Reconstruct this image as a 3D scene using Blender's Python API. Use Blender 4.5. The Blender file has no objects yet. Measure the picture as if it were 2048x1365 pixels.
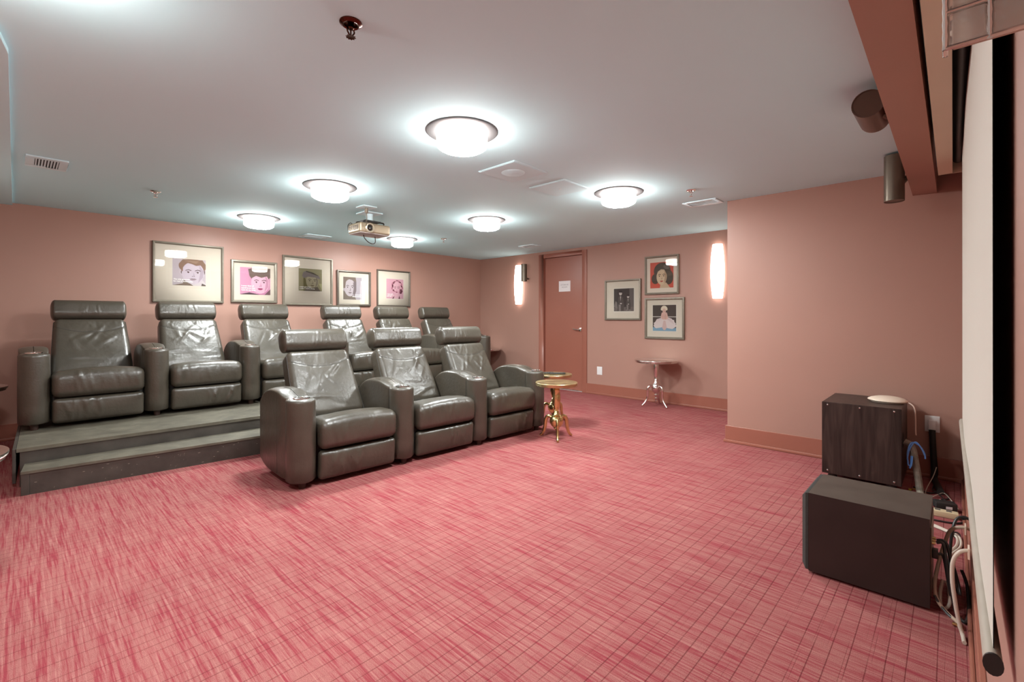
import bpy, bmesh, math, random
from mathutils import Vector, Matrix

sc = bpy.context.scene
COL = sc.collection
PI = math.pi

# ------------------------------------------------------------------ camera
YAW = math.radians(43.3)
EYE = 1.19
cam = bpy.data.cameras.new('camera')
cam.sensor_fit = 'HORIZONTAL'
cam.sensor_width = 36.0
cam.lens = 36.0 * 936.0 / 2048.0
cam.shift_y = -(682.5 - 635.0) / 2048.0
cam.clip_start = 0.02
cam_o = bpy.data.objects.new('camera', cam)
COL.objects.link(cam_o)
cam_o.location = (0, 0, EYE)
cam_o.rotation_euler = (PI / 2, 0, YAW - PI / 2)
sc.camera = cam_o

# ------------------------------------------------------------------ world, exposure
w = bpy.data.worlds.new('world')
sc.world = w
w.use_nodes = True
w.node_tree.nodes['Background'].inputs[0].default_value = (0.02, 0.02, 0.02, 1)
w.node_tree.nodes['Background'].inputs[1].default_value = 0.3
vs = sc.view_settings
sc.display_settings.display_device = 'sRGB'
vs.view_transform = 'Standard'
vs.look = 'None'
vs.gamma = 1.0
vs.use_curve_mapping = False
vs.exposure = 0.0
# strengths of the room's own lamps
DRUM_BOTTOM = 243.0
DRUM_SIDE = 35.0
SCONCE = 6.5

# ------------------------------------------------------------------ room numbers
H = 2.30
YB = 6.64      # wall behind the seats
XD = 6.16      # wall with the door
XR = 4.67      # near right wall
YR = 1.57      # its free end
YS = -0.0705    # wall with the screen
XL = -0.85     # left wall
XN = -0.85

# ------------------------------------------------------------------ materials
def new_mat(name):
    m = bpy.data.materials.new(name)
    m.use_nodes = True
    nt = m.node_tree
    b = nt.nodes['Principled BSDF']
    return m, nt, b

def mat(name, col, rough=0.5, metal=0.0, spec=0.5, var=0.0, vscale=8.0, bump=0.0, bscale=60.0, rvar=0.0, coat=0.0):
    m, nt, b = new_mat(name)
    b.inputs['Base Color'].default_value = (*col, 1)
    b.inputs['Roughness'].default_value = rough
    b.inputs['Metallic'].default_value = metal
    b.inputs['Specular IOR Level'].default_value = spec
    b.inputs['Coat Weight'].default_value = coat
    tc = nt.nodes.new('ShaderNodeTexCoord')
    if var > 0 or rvar > 0:
        n = nt.nodes.new('ShaderNodeTexNoise')
        n.inputs['Scale'].default_value = vscale
        n.inputs['Detail'].default_value = 4
        nt.links.new(tc.outputs['Object'], n.inputs['Vector'])
        if var > 0:
            mr = nt.nodes.new('ShaderNodeMapRange')
            mr.inputs[1].default_value = 0.25; mr.inputs[2].default_value = 0.75
            mr.inputs[3].default_value = 1 - var; mr.inputs[4].default_value = 1 + var
            nt.links.new(n.outputs['Fac'], mr.inputs[0])
            mx = nt.nodes.new('ShaderNodeVectorMath'); mx.operation = 'SCALE'
            mx.inputs[0].default_value = col
            nt.links.new(mr.outputs[0], mx.inputs['Scale'])
            nt.links.new(mx.outputs[0], b.inputs['Base Color'])
        if rvar > 0:
            mr = nt.nodes.new('ShaderNodeMapRange')
            mr.inputs[1].default_value = 0.25; mr.inputs[2].default_value = 0.75
            mr.inputs[3].default_value = max(0.02, rough - rvar); mr.inputs[4].default_value = rough + rvar
            nt.links.new(n.outputs['Fac'], mr.inputs[0])
            nt.links.new(mr.outputs[0], b.inputs['Roughness'])
    if bump > 0:
        n2 = nt.nodes.new('ShaderNodeTexNoise')
        n2.inputs['Scale'].default_value = bscale
        n2.inputs['Detail'].default_value = 3
        nt.links.new(tc.outputs['Object'], n2.inputs['Vector'])
        bp = nt.nodes.new('ShaderNodeBump')
        bp.inputs['Strength'].default_value = bump
        bp.inputs['Distance'].default_value = 0.01
        nt.links.new(n2.outputs['Fac'], bp.inputs['Height'])
        nt.links.new(bp.outputs['Normal'], b.inputs['Normal'])
    return m

def emit(name, col, strength):
    m, nt, b = new_mat(name)
    b.inputs['Base Color'].default_value = (0.8, 0.8, 0.8, 1)
    b.inputs['Emission Color'].default_value = (*col, 1)
    b.inputs['Emission Strength'].default_value = strength
    b.inputs['Roughness'].default_value = 0.4
    return m

def thin_glass(name, ior=1.5, tint=(1, 1, 1), boost=0.0):
    m = bpy.data.materials.new(name)
    m.use_nodes = True
    nt = m.node_tree
    for n in list(nt.nodes):
        nt.nodes.remove(n)
    out = nt.nodes.new('ShaderNodeOutputMaterial')
    tr = nt.nodes.new('ShaderNodeBsdfTransparent'); tr.inputs[0].default_value = (*tint, 1)
    gl = nt.nodes.new('ShaderNodeBsdfGlossy'); gl.inputs['Roughness'].default_value = 0.0
    fr = nt.nodes.new('ShaderNodeFresnel'); fr.inputs[0].default_value = ior
    mx = nt.nodes.new('ShaderNodeMixShader')
    ad = nt.nodes.new('ShaderNodeMath'); ad.operation = 'ADD'; ad.inputs[1].default_value = boost
    nt.links.new(fr.outputs[0], ad.inputs[0])
    nt.links.new(ad.outputs[0], mx.inputs[0])
    nt.links.new(tr.outputs[0], mx.inputs[1])
    nt.links.new(gl.outputs[0], mx.inputs[2])
    nt.links.new(mx.outputs[0], out.inputs[0])
    return m

def carpet_mat():
    m, nt, b = new_mat('red woven carpet')
    L = nt.links
    tc = nt.nodes.new('ShaderNodeTexCoord')
    sep = nt.nodes.new('ShaderNodeSeparateXYZ')
    L.new(tc.outputs['Object'], sep.inputs[0])
    def math_(op, a, bb=None, clamp=False):
        n = nt.nodes.new('ShaderNodeMath'); n.operation = op; n.use_clamp = clamp
        for i, v in enumerate((a, bb)):
            if v is None: continue
            if isinstance(v, (int, float)): n.inputs[i].default_value = v
            else: L.new(v, n.inputs[i])
        return n.outputs[0]
    def noise(sx, sy, scale=1.0, detail=2.0, off=0.0, rough=0.5):
        mp = nt.nodes.new('ShaderNodeMapping')
        mp.inputs['Scale'].default_value = (sx, sy, 1)
        mp.inputs['Location'].default_value = (off, off * 0.7, 0)
        L.new(tc.outputs['Object'], mp.inputs[0])
        n = nt.nodes.new('ShaderNodeTexNoise'); n.noise_dimensions = '2D'
        n.inputs['Scale'].default_value = scale
        n.inputs['Detail'].default_value = detail
        n.inputs['Roughness'].default_value = rough
        L.new(mp.outputs[0], n.inputs[0])
        return n.outputs['Fac']
    def ramp(f, p0, p1, c0, c1):
        r = nt.nodes.new('ShaderNodeValToRGB')
        r.color_ramp.elements[0].position = p0; r.color_ramp.elements[0].color = (*c0, 1)
        r.color_ramp.elements[1].position = p1; r.color_ramp.elements[1].color = (*c1, 1)
        L.new(f, r.inputs[0])
        return r.outputs[0]
    def mix(f, c0, c1):
        n = nt.nodes.new('ShaderNodeMix'); n.data_type = 'RGBA'
        if isinstance(f, float): n.inputs[0].default_value = f
        else: L.new(f, n.inputs[0])
        for i, c in ((6, c0), (7, c1)):
            if isinstance(c, tuple): n.inputs[i].default_value = (*c, 1)
            else: L.new(c, n.inputs[i])
        return n.outputs[2]
    pile = noise(1, 1, 420, 2, 3.0)
    base = ramp(pile, 0.35, 0.68, (0.25, 0.080, 0.074), (0.385, 0.155, 0.140))
    # long streaks along the room (Y)
    st = noise(110, 4.2, 1.0, 3, 0.0, 0.62)
    st2 = noise(36, 1.5, 1.0, 2, 9.0)
    stm = math_('ADD', math_('MULTIPLY', st, 0.75), math_('MULTIPLY', st2, 0.35))
    rs = nt.nodes.new('ShaderNodeMapRange')
    rs.inputs[1].default_value = 0.49; rs.inputs[2].default_value = 0.68
    L.new(stm, rs.inputs[0])
    c1 = mix(math_('MULTIPLY', rs.outputs[0], 0.85), base, (0.24, 0.027, 0.042))
    ls = noise(110, 4.0, 1.0, 2, 21.0)
    rl = nt.nodes.new('ShaderNodeMapRange')
    rl.inputs[1].default_value = 0.56; rl.inputs[2].default_value = 0.75
    L.new(ls, rl.inputs[0])
    c2 = mix(math_('MULTIPLY', rl.outputs[0], 0.45), c1, (0.44, 0.21, 0.185))
    # cut grooves along X at uneven spacing
    def grooves(freq, width, seed):
        v = nt.nodes.new('ShaderNodeTexVoronoi'); v.voronoi_dimensions = '1D'; v.feature = 'DISTANCE_TO_EDGE'
        v.inputs['Scale'].default_value = 1.0
        v.inputs['Randomness'].default_value = 1.0
        wob = noise(0.6, 0.5, 1.0, 1, seed)
        y = math_('ADD', math_('MULTIPLY', sep.outputs[1], freq), math_('MULTIPLY', wob, 0.10))
        L.new(math_('ADD', y, seed), v.inputs['W'])
        mr = nt.nodes.new('ShaderNodeMapRange')
        mr.inputs[1].default_value = width * 0.35; mr.inputs[2].default_value = width
        mr.inputs[3].default_value = 1.0; mr.inputs[4].default_value = 0.0
        L.new(v.outputs['Distance'], mr.inputs[0])
        return mr.outputs[0]
    g = grooves(19.0, 0.05, 4.0)
    brk = noise(2.5, 30, 1.0, 2, 33.0)
    rb = nt.nodes.new('ShaderNodeMapRange')
    rb.inputs[1].default_value = 0.30; rb.inputs[2].default_value = 0.50; rb.inputs[3].default_value = 0.25
    L.new(brk, rb.inputs[0])
    g1b = math_('MULTIPLY', grooves(43.0, 0.07, 71.0), math_('SUBTRACT', 1.0, rb.outputs[0]))
    g1 = math_('MAXIMUM', math_('MULTIPLY', g, rb.outputs[0]), math_('MULTIPLY', g1b, 0.6))
    c3 = mix(math_('MULTIPLY', g1, 0.55), c2, (0.12, 0.018, 0.022))
    worn = noise(1, 1, 0.9, 2, 50.0)
    rw = nt.nodes.new('ShaderNodeMapRange')
    rw.inputs[1].default_value = 0.3; rw.inputs[2].default_value = 0.7
    rw.inputs[3].default_value = 0.93; rw.inputs[4].default_value = 1.07
    L.new(worn, rw.inputs[0])
    vm = nt.nodes.new('ShaderNodeVectorMath'); vm.operation = 'SCALE'
    L.new(c3, vm.inputs[0]); L.new(rw.outputs[0], vm.inputs['Scale'])
    L.new(vm.outputs[0], b.inputs['Base Color'])
    b.inputs['Roughness'].default_value = 0.95
    b.inputs['Specular IOR Level'].default_value = 0.12
    hgt = math_('SUBTRACT', math_('MULTIPLY', pile, 0.5), math_('MULTIPLY', g1, 0.8))
    bp = nt.nodes.new('ShaderNodeBump')
    bp.inputs['Strength'].default_value = 0.5; bp.inputs['Distance'].default_value = 0.004
    L.new(hgt, bp.inputs['Height'])
    L.new(bp.outputs['Normal'], b.inputs['Normal'])
    return m

def wood_mat(name, c0, c1, scale=(3, 40, 3), rough=0.45, spec=0.4):
    m, nt, b = new_mat(name)
    tc = nt.nodes.new('ShaderNodeTexCoord')
    mp = nt.nodes.new('ShaderNodeMapping'); mp.inputs['Scale'].default_value = scale
    nt.links.new(tc.outputs['Object'], mp.inputs[0])
    n = nt.nodes.new('ShaderNodeTexNoise'); n.inputs['Scale'].default_value = 1.0
    n.inputs['Detail'].default_value = 6; n.inputs['Distortion'].default_value = 1.2
    nt.links.new(mp.outputs[0], n.inputs['Vector'])
    r = nt.nodes.new('ShaderNodeValToRGB')
    r.color_ramp.elements[0].position = 0.35; r.color_ramp.elements[0].color = (*c0, 1)
    r.color_ramp.elements[1].position = 0.7; r.color_ramp.elements[1].color = (*c1, 1)
    nt.links.new(n.outputs['Fac'], r.inputs[0])
    nt.links.new(r.outputs[0], b.inputs['Base Color'])
    b.inputs['Roughness'].default_value = rough
    b.inputs['Specular IOR Level'].default_value = spec
    return m

M = {}
M['carpet'] = carpet_mat()
M['wall'] = mat('terracotta wall paint', (0.375, 0.212, 0.166), 0.42, spec=0.35, var=0.03, vscale=1.5, bump=0.04, bscale=180)
M['trim'] = mat('red brown gloss paint', (0.30, 0.110, 0.075), 0.33, spec=0.5, var=0.03, vscale=3)
M['ceil'] = mat('cool white ceiling paint', (0.61, 0.92, 0.99), 0.85, spec=0.2, var=0.012, vscale=1.2)
M['white'] = mat('white metal', (0.66, 0.86, 0.91), 0.5)
M['panelwhite'] = mat('painted panel', (0.60, 0.86, 0.92), 0.7)
M['plate'] = mat('grey lamp plate', (0.105, 0.115, 0.12), 0.55)
M['drumside'] = emit('opal drum glass', (1.0, 0.87, 0.82), DRUM_SIDE)
M['drumbot'] = emit('bright diffuser', (0.94, 1.0, 1.0), DRUM_BOTTOM)
M['sconce'] = emit('opal sconce glass', (1.0, 0.86, 0.78), SCONCE)
M['leather'] = mat('black leather', (0.058, 0.048, 0.035), 0.36, spec=0.75, var=0.18, vscale=6, bump=0.22, bscale=38, rvar=0.08)
M['seam'] = mat('dark stitching', (0.035, 0.032, 0.028), 0.7)
M['black'] = mat('black cloth', (0.016, 0.015, 0.013), 0.6, spec=0.4)
M['plastic'] = mat('black plastic', (0.018, 0.018, 0.018), 0.4)
M['footwood'] = mat('dark wooden foot', (0.045, 0.022, 0.016), 0.5)
M['chrome'] = mat('chrome', (0.82, 0.80, 0.78), 0.12, 1.0)
M['silver'] = mat('polished aluminium', (0.80, 0.77, 0.74), 0.17, 1.0, rvar=0.06, vscale=14)
M['brass'] = mat('antique brass', (0.72, 0.60, 0.29), 0.22, 1.0, var=0.12, vscale=12, rvar=0.07)
M['brasstop'] = mat('worn brass sheet', (0.70, 0.56, 0.30), 0.34, 1.0, var=0.16, vscale=9, rvar=0.08)
M['bronze'] = mat('bronze painted metal', (0.11, 0.062, 0.045), 0.30, 0.55)
M['bronzegrey'] = mat('grey bronze metal', (0.15, 0.125, 0.095), 0.35, 0.6)
M['darkbronze'] = mat('dark copper bronze', (0.10, 0.035, 0.022), 0.22, 1.0)
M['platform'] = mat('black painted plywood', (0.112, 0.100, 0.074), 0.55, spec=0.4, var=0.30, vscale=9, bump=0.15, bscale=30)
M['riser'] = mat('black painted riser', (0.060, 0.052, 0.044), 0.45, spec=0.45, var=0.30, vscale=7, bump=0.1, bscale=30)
M['scuff'] = mat('chalky scuff', (0.38, 0.34, 0.27), 0.8)
M['frame'] = mat('pewter frame', (0.20, 0.175, 0.135), 0.38, 0.35, var=0.1, vscale=20)
M['framedark'] = mat('dark pewter frame', (0.115, 0.095, 0.075), 0.38, 0.35, var=0.1, vscale=20)
M['matboard'] = mat('cream mat board', (0.52, 0.465, 0.385), 0.8)
M['matline'] = mat('mat bevel', (0.55, 0.51, 0.44), 0.8)
M['glass'] = thin_glass('picture glass', 1.42)
M['screen'] = mat('screen fabric', (0.53, 0.50, 0.44), 0.75, spec=0.2)
M['screenback'] = mat('black screen backing', (0.02, 0.016, 0.015), 0.8)
M['casing'] = mat('cream screen casing', (0.60, 0.50, 0.37), 0.5, var=0.04, vscale=3)
M['bar'] = mat('grey screen bar sleeve', (0.33, 0.29, 0.24), 0.6, var=0.06, vscale=15)
M['woodblack'] = wood_mat('black ash veneer', (0.018, 0.011, 0.009), (0.050, 0.032, 0.026), (26, 26, 2.5), 0.38)
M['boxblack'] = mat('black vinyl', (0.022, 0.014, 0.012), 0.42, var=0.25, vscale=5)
M['boxtop'] = mat('paler black vinyl', (0.062, 0.052, 0.042), 0.42, var=0.25, vscale=8)  # top face of the low box, paler than its sides
M['grille'] = mat('speaker grille cloth', (0.035, 0.033, 0.029), 0.85, bump=0.4, bscale=300)
M['cream'] = mat('cream plastic', (0.74, 0.62, 0.50), 0.4)
M['whitecable'] = mat('white cable', (0.56, 0.49, 0.41), 0.45)
M['pinkwhite'] = mat('white cord', (0.72, 0.55, 0.46), 0.45)
M['tancable'] = mat('tan cable', (0.44, 0.33, 0.25), 0.5)
M['greysleeve'] = mat('grey braided sleeve', (0.21, 0.19, 0.15), 0.6, var=0.3, vscale=40)
M['bluecable'] = mat('blue network cable', (0.10, 0.26, 0.62), 0.4)
M['yellow'] = mat('yellow tag', (0.6, 0.5, 0.06), 0.5)
M['beige'] = mat('beige plastic', (0.66, 0.56, 0.36), 0.45)
M['projbody'] = mat('champagne plastic', (0.36, 0.29, 0.20), 0.38, 0.35)
M['projbottom'] = mat('pale grey plastic', (0.50, 0.46, 0.45), 0.55)
M['lens'] = mat('lens glass', (0.02, 0.015, 0.012), 0.05, spec=0.9)
M['ring'] = mat('lens ring', (0.62, 0.55, 0.42), 0.3, 0.6)
M['ductdark'] = mat('dark duct', (0.06, 0.06, 0.06), 0.8)
M['plate_white'] = mat('white plastic plate', (0.74, 0.74, 0.73), 0.4)
M['paper'] = mat('white paper', (0.72, 0.68, 0.68), 0.7)
M['ink'] = mat('grey print', (0.30, 0.27, 0.28), 0.8)
M['whiteink'] = mat('white print', (0.80, 0.77, 0.72), 0.7)
M['threshold'] = mat('aluminium threshold', (0.72, 0.68, 0.66), 0.35, 0.8)

def crystal_mat():
    m, nt, b = new_mat('bevelled lantern glass')
    b.inputs['Base Color'].default_value = (0.97, 0.93, 0.88, 1)
    b.inputs['Roughness'].default_value = 0.06
    b.inputs['Transmission Weight'].default_value = 0.75
    b.inputs['IOR'].default_value = 1.45
    tc = nt.nodes.new('ShaderNodeTexCoord')
    n = nt.nodes.new('ShaderNodeTexNoise'); n.inputs['Scale'].default_value = 28
    nt.links.new(tc.outputs['Object'], n.inputs['Vector'])
    bp = nt.nodes.new('ShaderNodeBump'); bp.inputs['Strength'].default_value = 0.35; bp.inputs['Distance'].default_value = 0.02
    nt.links.new(n.outputs['Fac'], bp.inputs['Height'])
    nt.links.new(bp.outputs['Normal'], b.inputs['Normal'])
    return m
M['crystal'] = crystal_mat()

# ------------------------------------------------------------------ mesh builder
class MB:
    def __init__(s):
        s.v = []; s.f = []; s.m = []; s.mats = []
    def mi(s, m):
        if m is None:
            return 0
        if m not in s.mats:
            s.mats.append(m)
        return s.mats.index(m)
    def add(s, verts, faces, m=None):
        o = len(s.v); k = s.mi(m)
        s.v += [tuple(p) for p in verts]
        s.f += [tuple(i + o for i in f) for f in faces]
        s.m += [k] * len(faces)
    def box(s, x0, x1, y0, y1, z0, z1, m=None):
        v = [(x0, y0, z0), (x1, y0, z0), (x1, y1, z0), (x0, y1, z0), (x0, y0, z1), (x1, y0, z1), (x1, y1, z1), (x0, y1, z1)]
        f = [(3, 2, 1, 0), (4, 5, 6, 7), (0, 1, 5, 4), (1, 2, 6, 5), (2, 3, 7, 6), (3, 0, 4, 7)]
        s.add(v, f, m)
    def prism(s, pts, z0, z1, m=None):
        n = len(pts)
        v = [(p[0], p[1], z0) for p in pts] + [(p[0], p[1], z1) for p in pts]
        f = [tuple(range(n - 1, -1, -1)), tuple(range(n, 2 * n))]
        f += [(i, (i + 1) % n, n + (i + 1) % n, n + i) for i in range(n)]
        s.add(v, f, m)
    def rbox(s, hx, hy, hz, r, n=(6, 6, 6), fn=None, m=None, c=(0, 0, 0), k=3):
        """rounded box: each face a grid, corners rounded with radius r, then fn(x,y,z)"""
        h = (hx, hy, hz)
        def axis(a):
            i = max(1, n[a]); hh = h[a]; rr = min(r, hh * 0.999)
            L = [-hh + rr * (1 - math.tan(math.radians(45 * (1 - t / k)))) for t in range(k)]
            inner = [-hh + rr + (2 * hh - 2 * rr) * t / i for t in range(i + 1)]
            return L + inner + [-q for q in reversed(L)]
        ax = [axis(0), axis(1), axis(2)]
        def place(p):
            q = []; d = []
            for a in range(3):
                rr = min(r, h[a] * 0.999)
                cc = max(-h[a] + rr, min(h[a] - rr, p[a]))
                q.append(cc); d.append((p[a] - cc) / rr)
            l = math.sqrt(sum(t * t for t in d))
            if l < 1e-9:
                return tuple(p)
            out = []
            for a in range(3):
                rr = min(r, h[a] * 0.999)
                out.append(q[a] + d[a] / l * rr)
            return tuple(out)
        idx = {}; V = []; F = []
        def vid(p):
            key = (round(p[0], 6), round(p[1], 6), round(p[2], 6))
            if key not in idx:
                q = place(p)
                if fn: q = fn(*q)
                idx[key] = len(V)
                V.append((q[0] + c[0], q[1] + c[1], q[2] + c[2]))
            return idx[key]
        for a in range(3):
            u, v2 = (a + 1) % 3, (a + 2) % 3
            for sg in (-1, 1):
                for i in range(len(ax[u]) - 1):
                    for j in range(len(ax[v2]) - 1):
                        q = []
                        for (di, dj) in ((0, 0), (1, 0), (1, 1), (0, 1)):
                            p = [0, 0, 0]
                            p[a] = sg * h[a]; p[u] = ax[u][i + di]; p[v2] = ax[v2][j + dj]
                            q.append(vid(p))
                        F.append(tuple(q) if sg > 0 else tuple(reversed(q)))
        s.add(V, F, m)
    def lathe(s, prof, n=32, c=(0, 0, 0), m=None, axis='Z', cap=True):
        V = []; F = []
        k = len(prof)
        for i in range(n):
            a = 2 * PI * i / n
            for (r, z) in prof:
                if axis == 'Z': p = (r * math.cos(a), r * math.sin(a), z)
                elif axis == 'Y': p = (r * math.cos(a), z, -r * math.sin(a))
                else: p = (z, r * math.cos(a), r * math.sin(a))
                V.append((p[0] + c[0], p[1] + c[1], p[2] + c[2]))
        for i in range(n):
            j = (i + 1) % n
            for t in range(k - 1):
                F.append((i * k + t, j * k + t, j * k + t + 1, i * k + t + 1))
        if cap:
            if prof[0][0] > 1e-6: F.append(tuple(i * k for i in reversed(range(n))))
            if prof[-1][0] > 1e-6: F.append(tuple(i * k + k - 1 for i in range(n)))
        s.add(V, F, m)
    def tube(s, pts, r, n=8, m=None, sm=6, closed=False):
        P = [Vector(p) for p in pts]
        if sm > 1 and len(P) > 2:
            Q = []
            for i in range(len(P) - 1):
                p0 = P[max(i - 1, 0)]; p1 = P[i]; p2 = P[i + 1]; p3 = P[min(i + 2, len(P) - 1)]
                for t in range(sm):
                    u = t / sm
                    Q.append(0.5 * ((2 * p1) + (p2 - p0) * u + (2 * p0 - 5 * p1 + 4 * p2 - p3) * u * u + (3 * p1 - p0 - 3 * p2 + p3) * u ** 3))
            Q.append(P[-1]); P = Q
        rr = r if callable(r) else (lambda t: r)
        V = []; F = []
        up = Vector((0, 0, 1)); prev = None
        for i, p in enumerate(P):
            d = (P[min(i + 1, len(P) - 1)] - P[max(i - 1, 0)])
            if d.length < 1e-9: d = Vector((0, 0, 1))
            d.normalize()
            if prev is None:
                a = d.cross(up)
                if a.length < 0.05: a = d.cross(Vector((1, 0, 0)))
            else:
                a = prev - d * prev.dot(d)
                if a.length < 1e-6: a = d.cross(up)
            a.normalize(); prev = a
            b = d.cross(a)
            R = rr(i / (len(P) - 1))
            if not isinstance(R, tuple): R = (R, R)
            for t in range(n):
                g = 2 * PI * t / n
                V.append(tuple(p + a * math.cos(g) * R[0] + b * math.sin(g) * R[1]))
        for i in range(len(P) - 1):
            for t in range(n):
                u = (t + 1) % n
                F.append((i * n + t, i * n + u, (i + 1) * n + u, (i + 1) * n + t))
        F.append(tuple(reversed(range(n))))
        F.append(tuple((len(P) - 1) * n + t for t in range(n)))
        s.add(V, F, m)
    def xform(s, mtx, start=0):
        for i in range(start, len(s.v)):
            s.v[i] = tuple(mtx @ Vector(s.v[i]))
    def build(s, name, m=None, parent=None, smooth=35, bevel=0.0, seg=2):
        me = bpy.data.meshes.new(name)
        me.from_pydata(s.v, [], s.f)
        mats = s.mats if s.mats else [m]
        if m is not None and s.mats and m not in s.mats:
            mats = s.mats
        for q in mats: me.materials.append(q)
        if s.mats: me.polygons.foreach_set('material_index', s.m)
        bm = bmesh.new(); bm.from_mesh(me)
        if bevel > 0:
            bmesh.ops.remove_doubles(bm, verts=bm.verts, dist=1e-6)
            ed = [e for e in bm.edges if len(e.link_faces) == 2 and e.calc_face_angle(0) > math.radians(40)]
            bmesh.ops.bevel(bm, geom=ed, offset=bevel, segments=seg, profile=0.5, affect='EDGES', clamp_overlap=True)
        bmesh.ops.recalc_face_normals(bm, faces=bm.faces)
        bm.to_mesh(me); bm.free()
        if smooth:
            me.polygons.foreach_set('use_smooth', [True] * len(me.polygons))
            me.set_sharp_from_angle(angle=math.radians(smooth))
        me.update()
        o = bpy.data.objects.new(name, me)
        COL.objects.link(o)
        if parent: o.parent = parent
        return o

def tag(o, label=None, cat=None, group=None, kind=None):
    if label: o['label'] = label
    if cat: o['category'] = cat
    if group: o['group'] = group
    if kind: o['kind'] = kind
    return o
def thing(name, label, cat, loc=(0, 0, 0), rz=0.0, group=None):
    o = bpy.data.objects.new(name, None)
    o.empty_display_size = 0.1
    COL.objects.link(o)
    o.location = loc; o.rotation_euler = (0, 0, rz)
    return tag(o, label, cat, group)
def copy_tree(root, loc, rz, label):
    r = root.copy(); COL.objects.link(r)
    r.location = loc; r.rotation_euler = (0, 0, rz); r['label'] = label
    for ch in root.children:
        c = ch.copy(); COL.objects.link(c); c.parent = r
        for g in ch.children:
            d = g.copy(); COL.objects.link(d); d.parent = c
    return r
def struct(name, mb, m, label, cat='wall', parent=None, **k):
    o = mb.build(name, m, parent, **k)
    if parent is None: tag(o, label, cat, None, 'structure')
    return o

# ------------------------------------------------------------------ lettering
def lettering(lines, size, m, parent, x, z, y, spacing=1.15, bold=0.0, align='LEFT', name='caption', leading=None):
    """flat printed text in the local XZ plane facing -Y, first baseline at z"""
    mb = MB()
    for k, ln in enumerate(lines):
        cu = bpy.data.curves.new('t', 'FONT')
        cu.body = ln; cu.size = size; cu.align_x = align
        cu.offset = bold
        cu.resolution_u = 2
        ob = bpy.data.objects.new('t', cu)
        COL.objects.link(ob)
        dg = bpy.context.evaluated_depsgraph_get()
        me = bpy.data.meshes.new_from_object(ob.evaluated_get(dg))
        zz = z - k * (leading or size * spacing)
        mb.add([(v.co.x + x, y, v.co.y + zz) for v in me.vertices], [tuple(p.vertices) for p in me.polygons])
        bpy.data.objects.remove(ob); bpy.data.meshes.remove(me); bpy.data.curves.remove(cu)
    me = bpy.data.meshes.new(name)
    me.from_pydata(mb.v, [], mb.f); me.materials.append(m)
    o = bpy.data.objects.new(name, me); COL.objects.link(o); o.parent = parent
    return o

# ================================================================== ROOM SHELL
T = 0.12
b = MB(); b.box(XL - T, XD + T, YS - T, YB + T, -0.06, 0.0)
struct('floor', b, M['carpet'], 'red streaked carpet covering the whole floor', 'floor', smooth=0)
b = MB(); b.box(XL - T, XD + T, YS - T, YB + T, H, H + 0.08)
struct('ceiling', b, M['ceil'], 'flat white ceiling', 'ceiling', smooth=0)
b = MB(); b.box(XL - T, XD + T, YB, YB + T, 0, H)
struct('wall_back', b, M['wall'], 'terracotta wall behind the raised row of recliners', smooth=0)
b = MB(); b.box(XL - T, XL, YS - T, YB, 0, H)
struct('wall_left', b, M['wall'], 'terracotta wall at the left end of the room', smooth=0)
b = MB(); b.box(XL, XR + 0.05, YS - T, YS, 0, H)
struct('wall_front', b, M['wall'], 'terracotta wall behind the projection screen', smooth=0)
b = MB(); b.box(XR, XD + T, YS - T, YR, 0, H)
struct('wall_right', b, M['wall'], 'terracotta wall block that juts into the room at right', smooth=0)
# wall with the door opening
DY0, DY1, DZ = 4.235, 5.100, 2.205
b = MB()
b.box(XD, XD + T, YR, DY0, 0, H); b.box(XD, XD + T, DY1, YB, 0, H); b.box(XD, XD + T, DY0, DY1, DZ, H)
b.box(XD + 0.11, XD + T, DY0, DY1, 0, DZ)
struct('wall_door', b, M['wall'], 'terracotta wall with the door and three framed prints', smooth=0)
# shallow dropped ceiling band at far left
b = MB(); b.prism([(XL, 2.62), (-0.05, 2.62), (-0.02, 2.84), (-0.02, YB), (XL, YB)], H - 0.022, H)
struct('trim_1', b, M['ceil'], 'shallow dropped ceiling band along the left wall', 'ceiling', smooth=0)

# baseboards with shoe moulding
def base(name, pts_board, pts_shoe, label):
    b = MB()
    for p in pts_board: b.box(*p, 0.0, 0.158)
    o = struct(name, b, M['trim'], label, 'baseboard', bevel=0.003, seg=1)
    s = MB()
    for p in pts_shoe: s.box(*p, 0.0, 0.027)
    s.build('shoe_moulding', M['trim'], o, bevel=0.006)
base('baseboard_right', [(XR - 0.016, XR, YS, YR + 0.016), (XR, XD, YR, YR + 0.016)],
     [(XR - 0.03, XR - 0.016, YS, YR + 0.03), (XR - 0.016, XD, YR + 0.016, YR + 0.03)], 'red brown baseboard of the jutting right wall')
base('baseboard_door', [(XD - 0.016, XD, YR + 0.03, 4.186), (XD - 0.016, XD, 5.169, YB)],
     [(XD - 0.03, XD - 0.016, YR + 0.03, 4.186), (XD - 0.03, XD - 0.016, 5.169, YB)], 'red brown baseboard under the door wall')
base('baseboard_back', [(XL, XD, YB - 0.016, YB)], [(XL, XD, YB - 0.03, YB - 0.016)], 'red brown baseboard behind the raised seats')
base('baseboard_front', [(XL, XR, YS, YS + 0.016)], [(XL, XR, YS + 0.016, YS + 0.03)], 'red brown baseboard below the screen')
base('baseboard_left', [(XL, XL + 0.016, YS, YB)], [(XL + 0.016, XL + 0.03, YS, YB)], 'red brown baseboard of the left wall')

# soffit over the screen
b = MB(); b.box(XL, XR, 0.086, 0.222, 2.113, H)
struct('trim_2', b, M['wall'], 'terracotta bulkhead hiding the projection screen casing', 'bulkhead', smooth=0)

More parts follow.
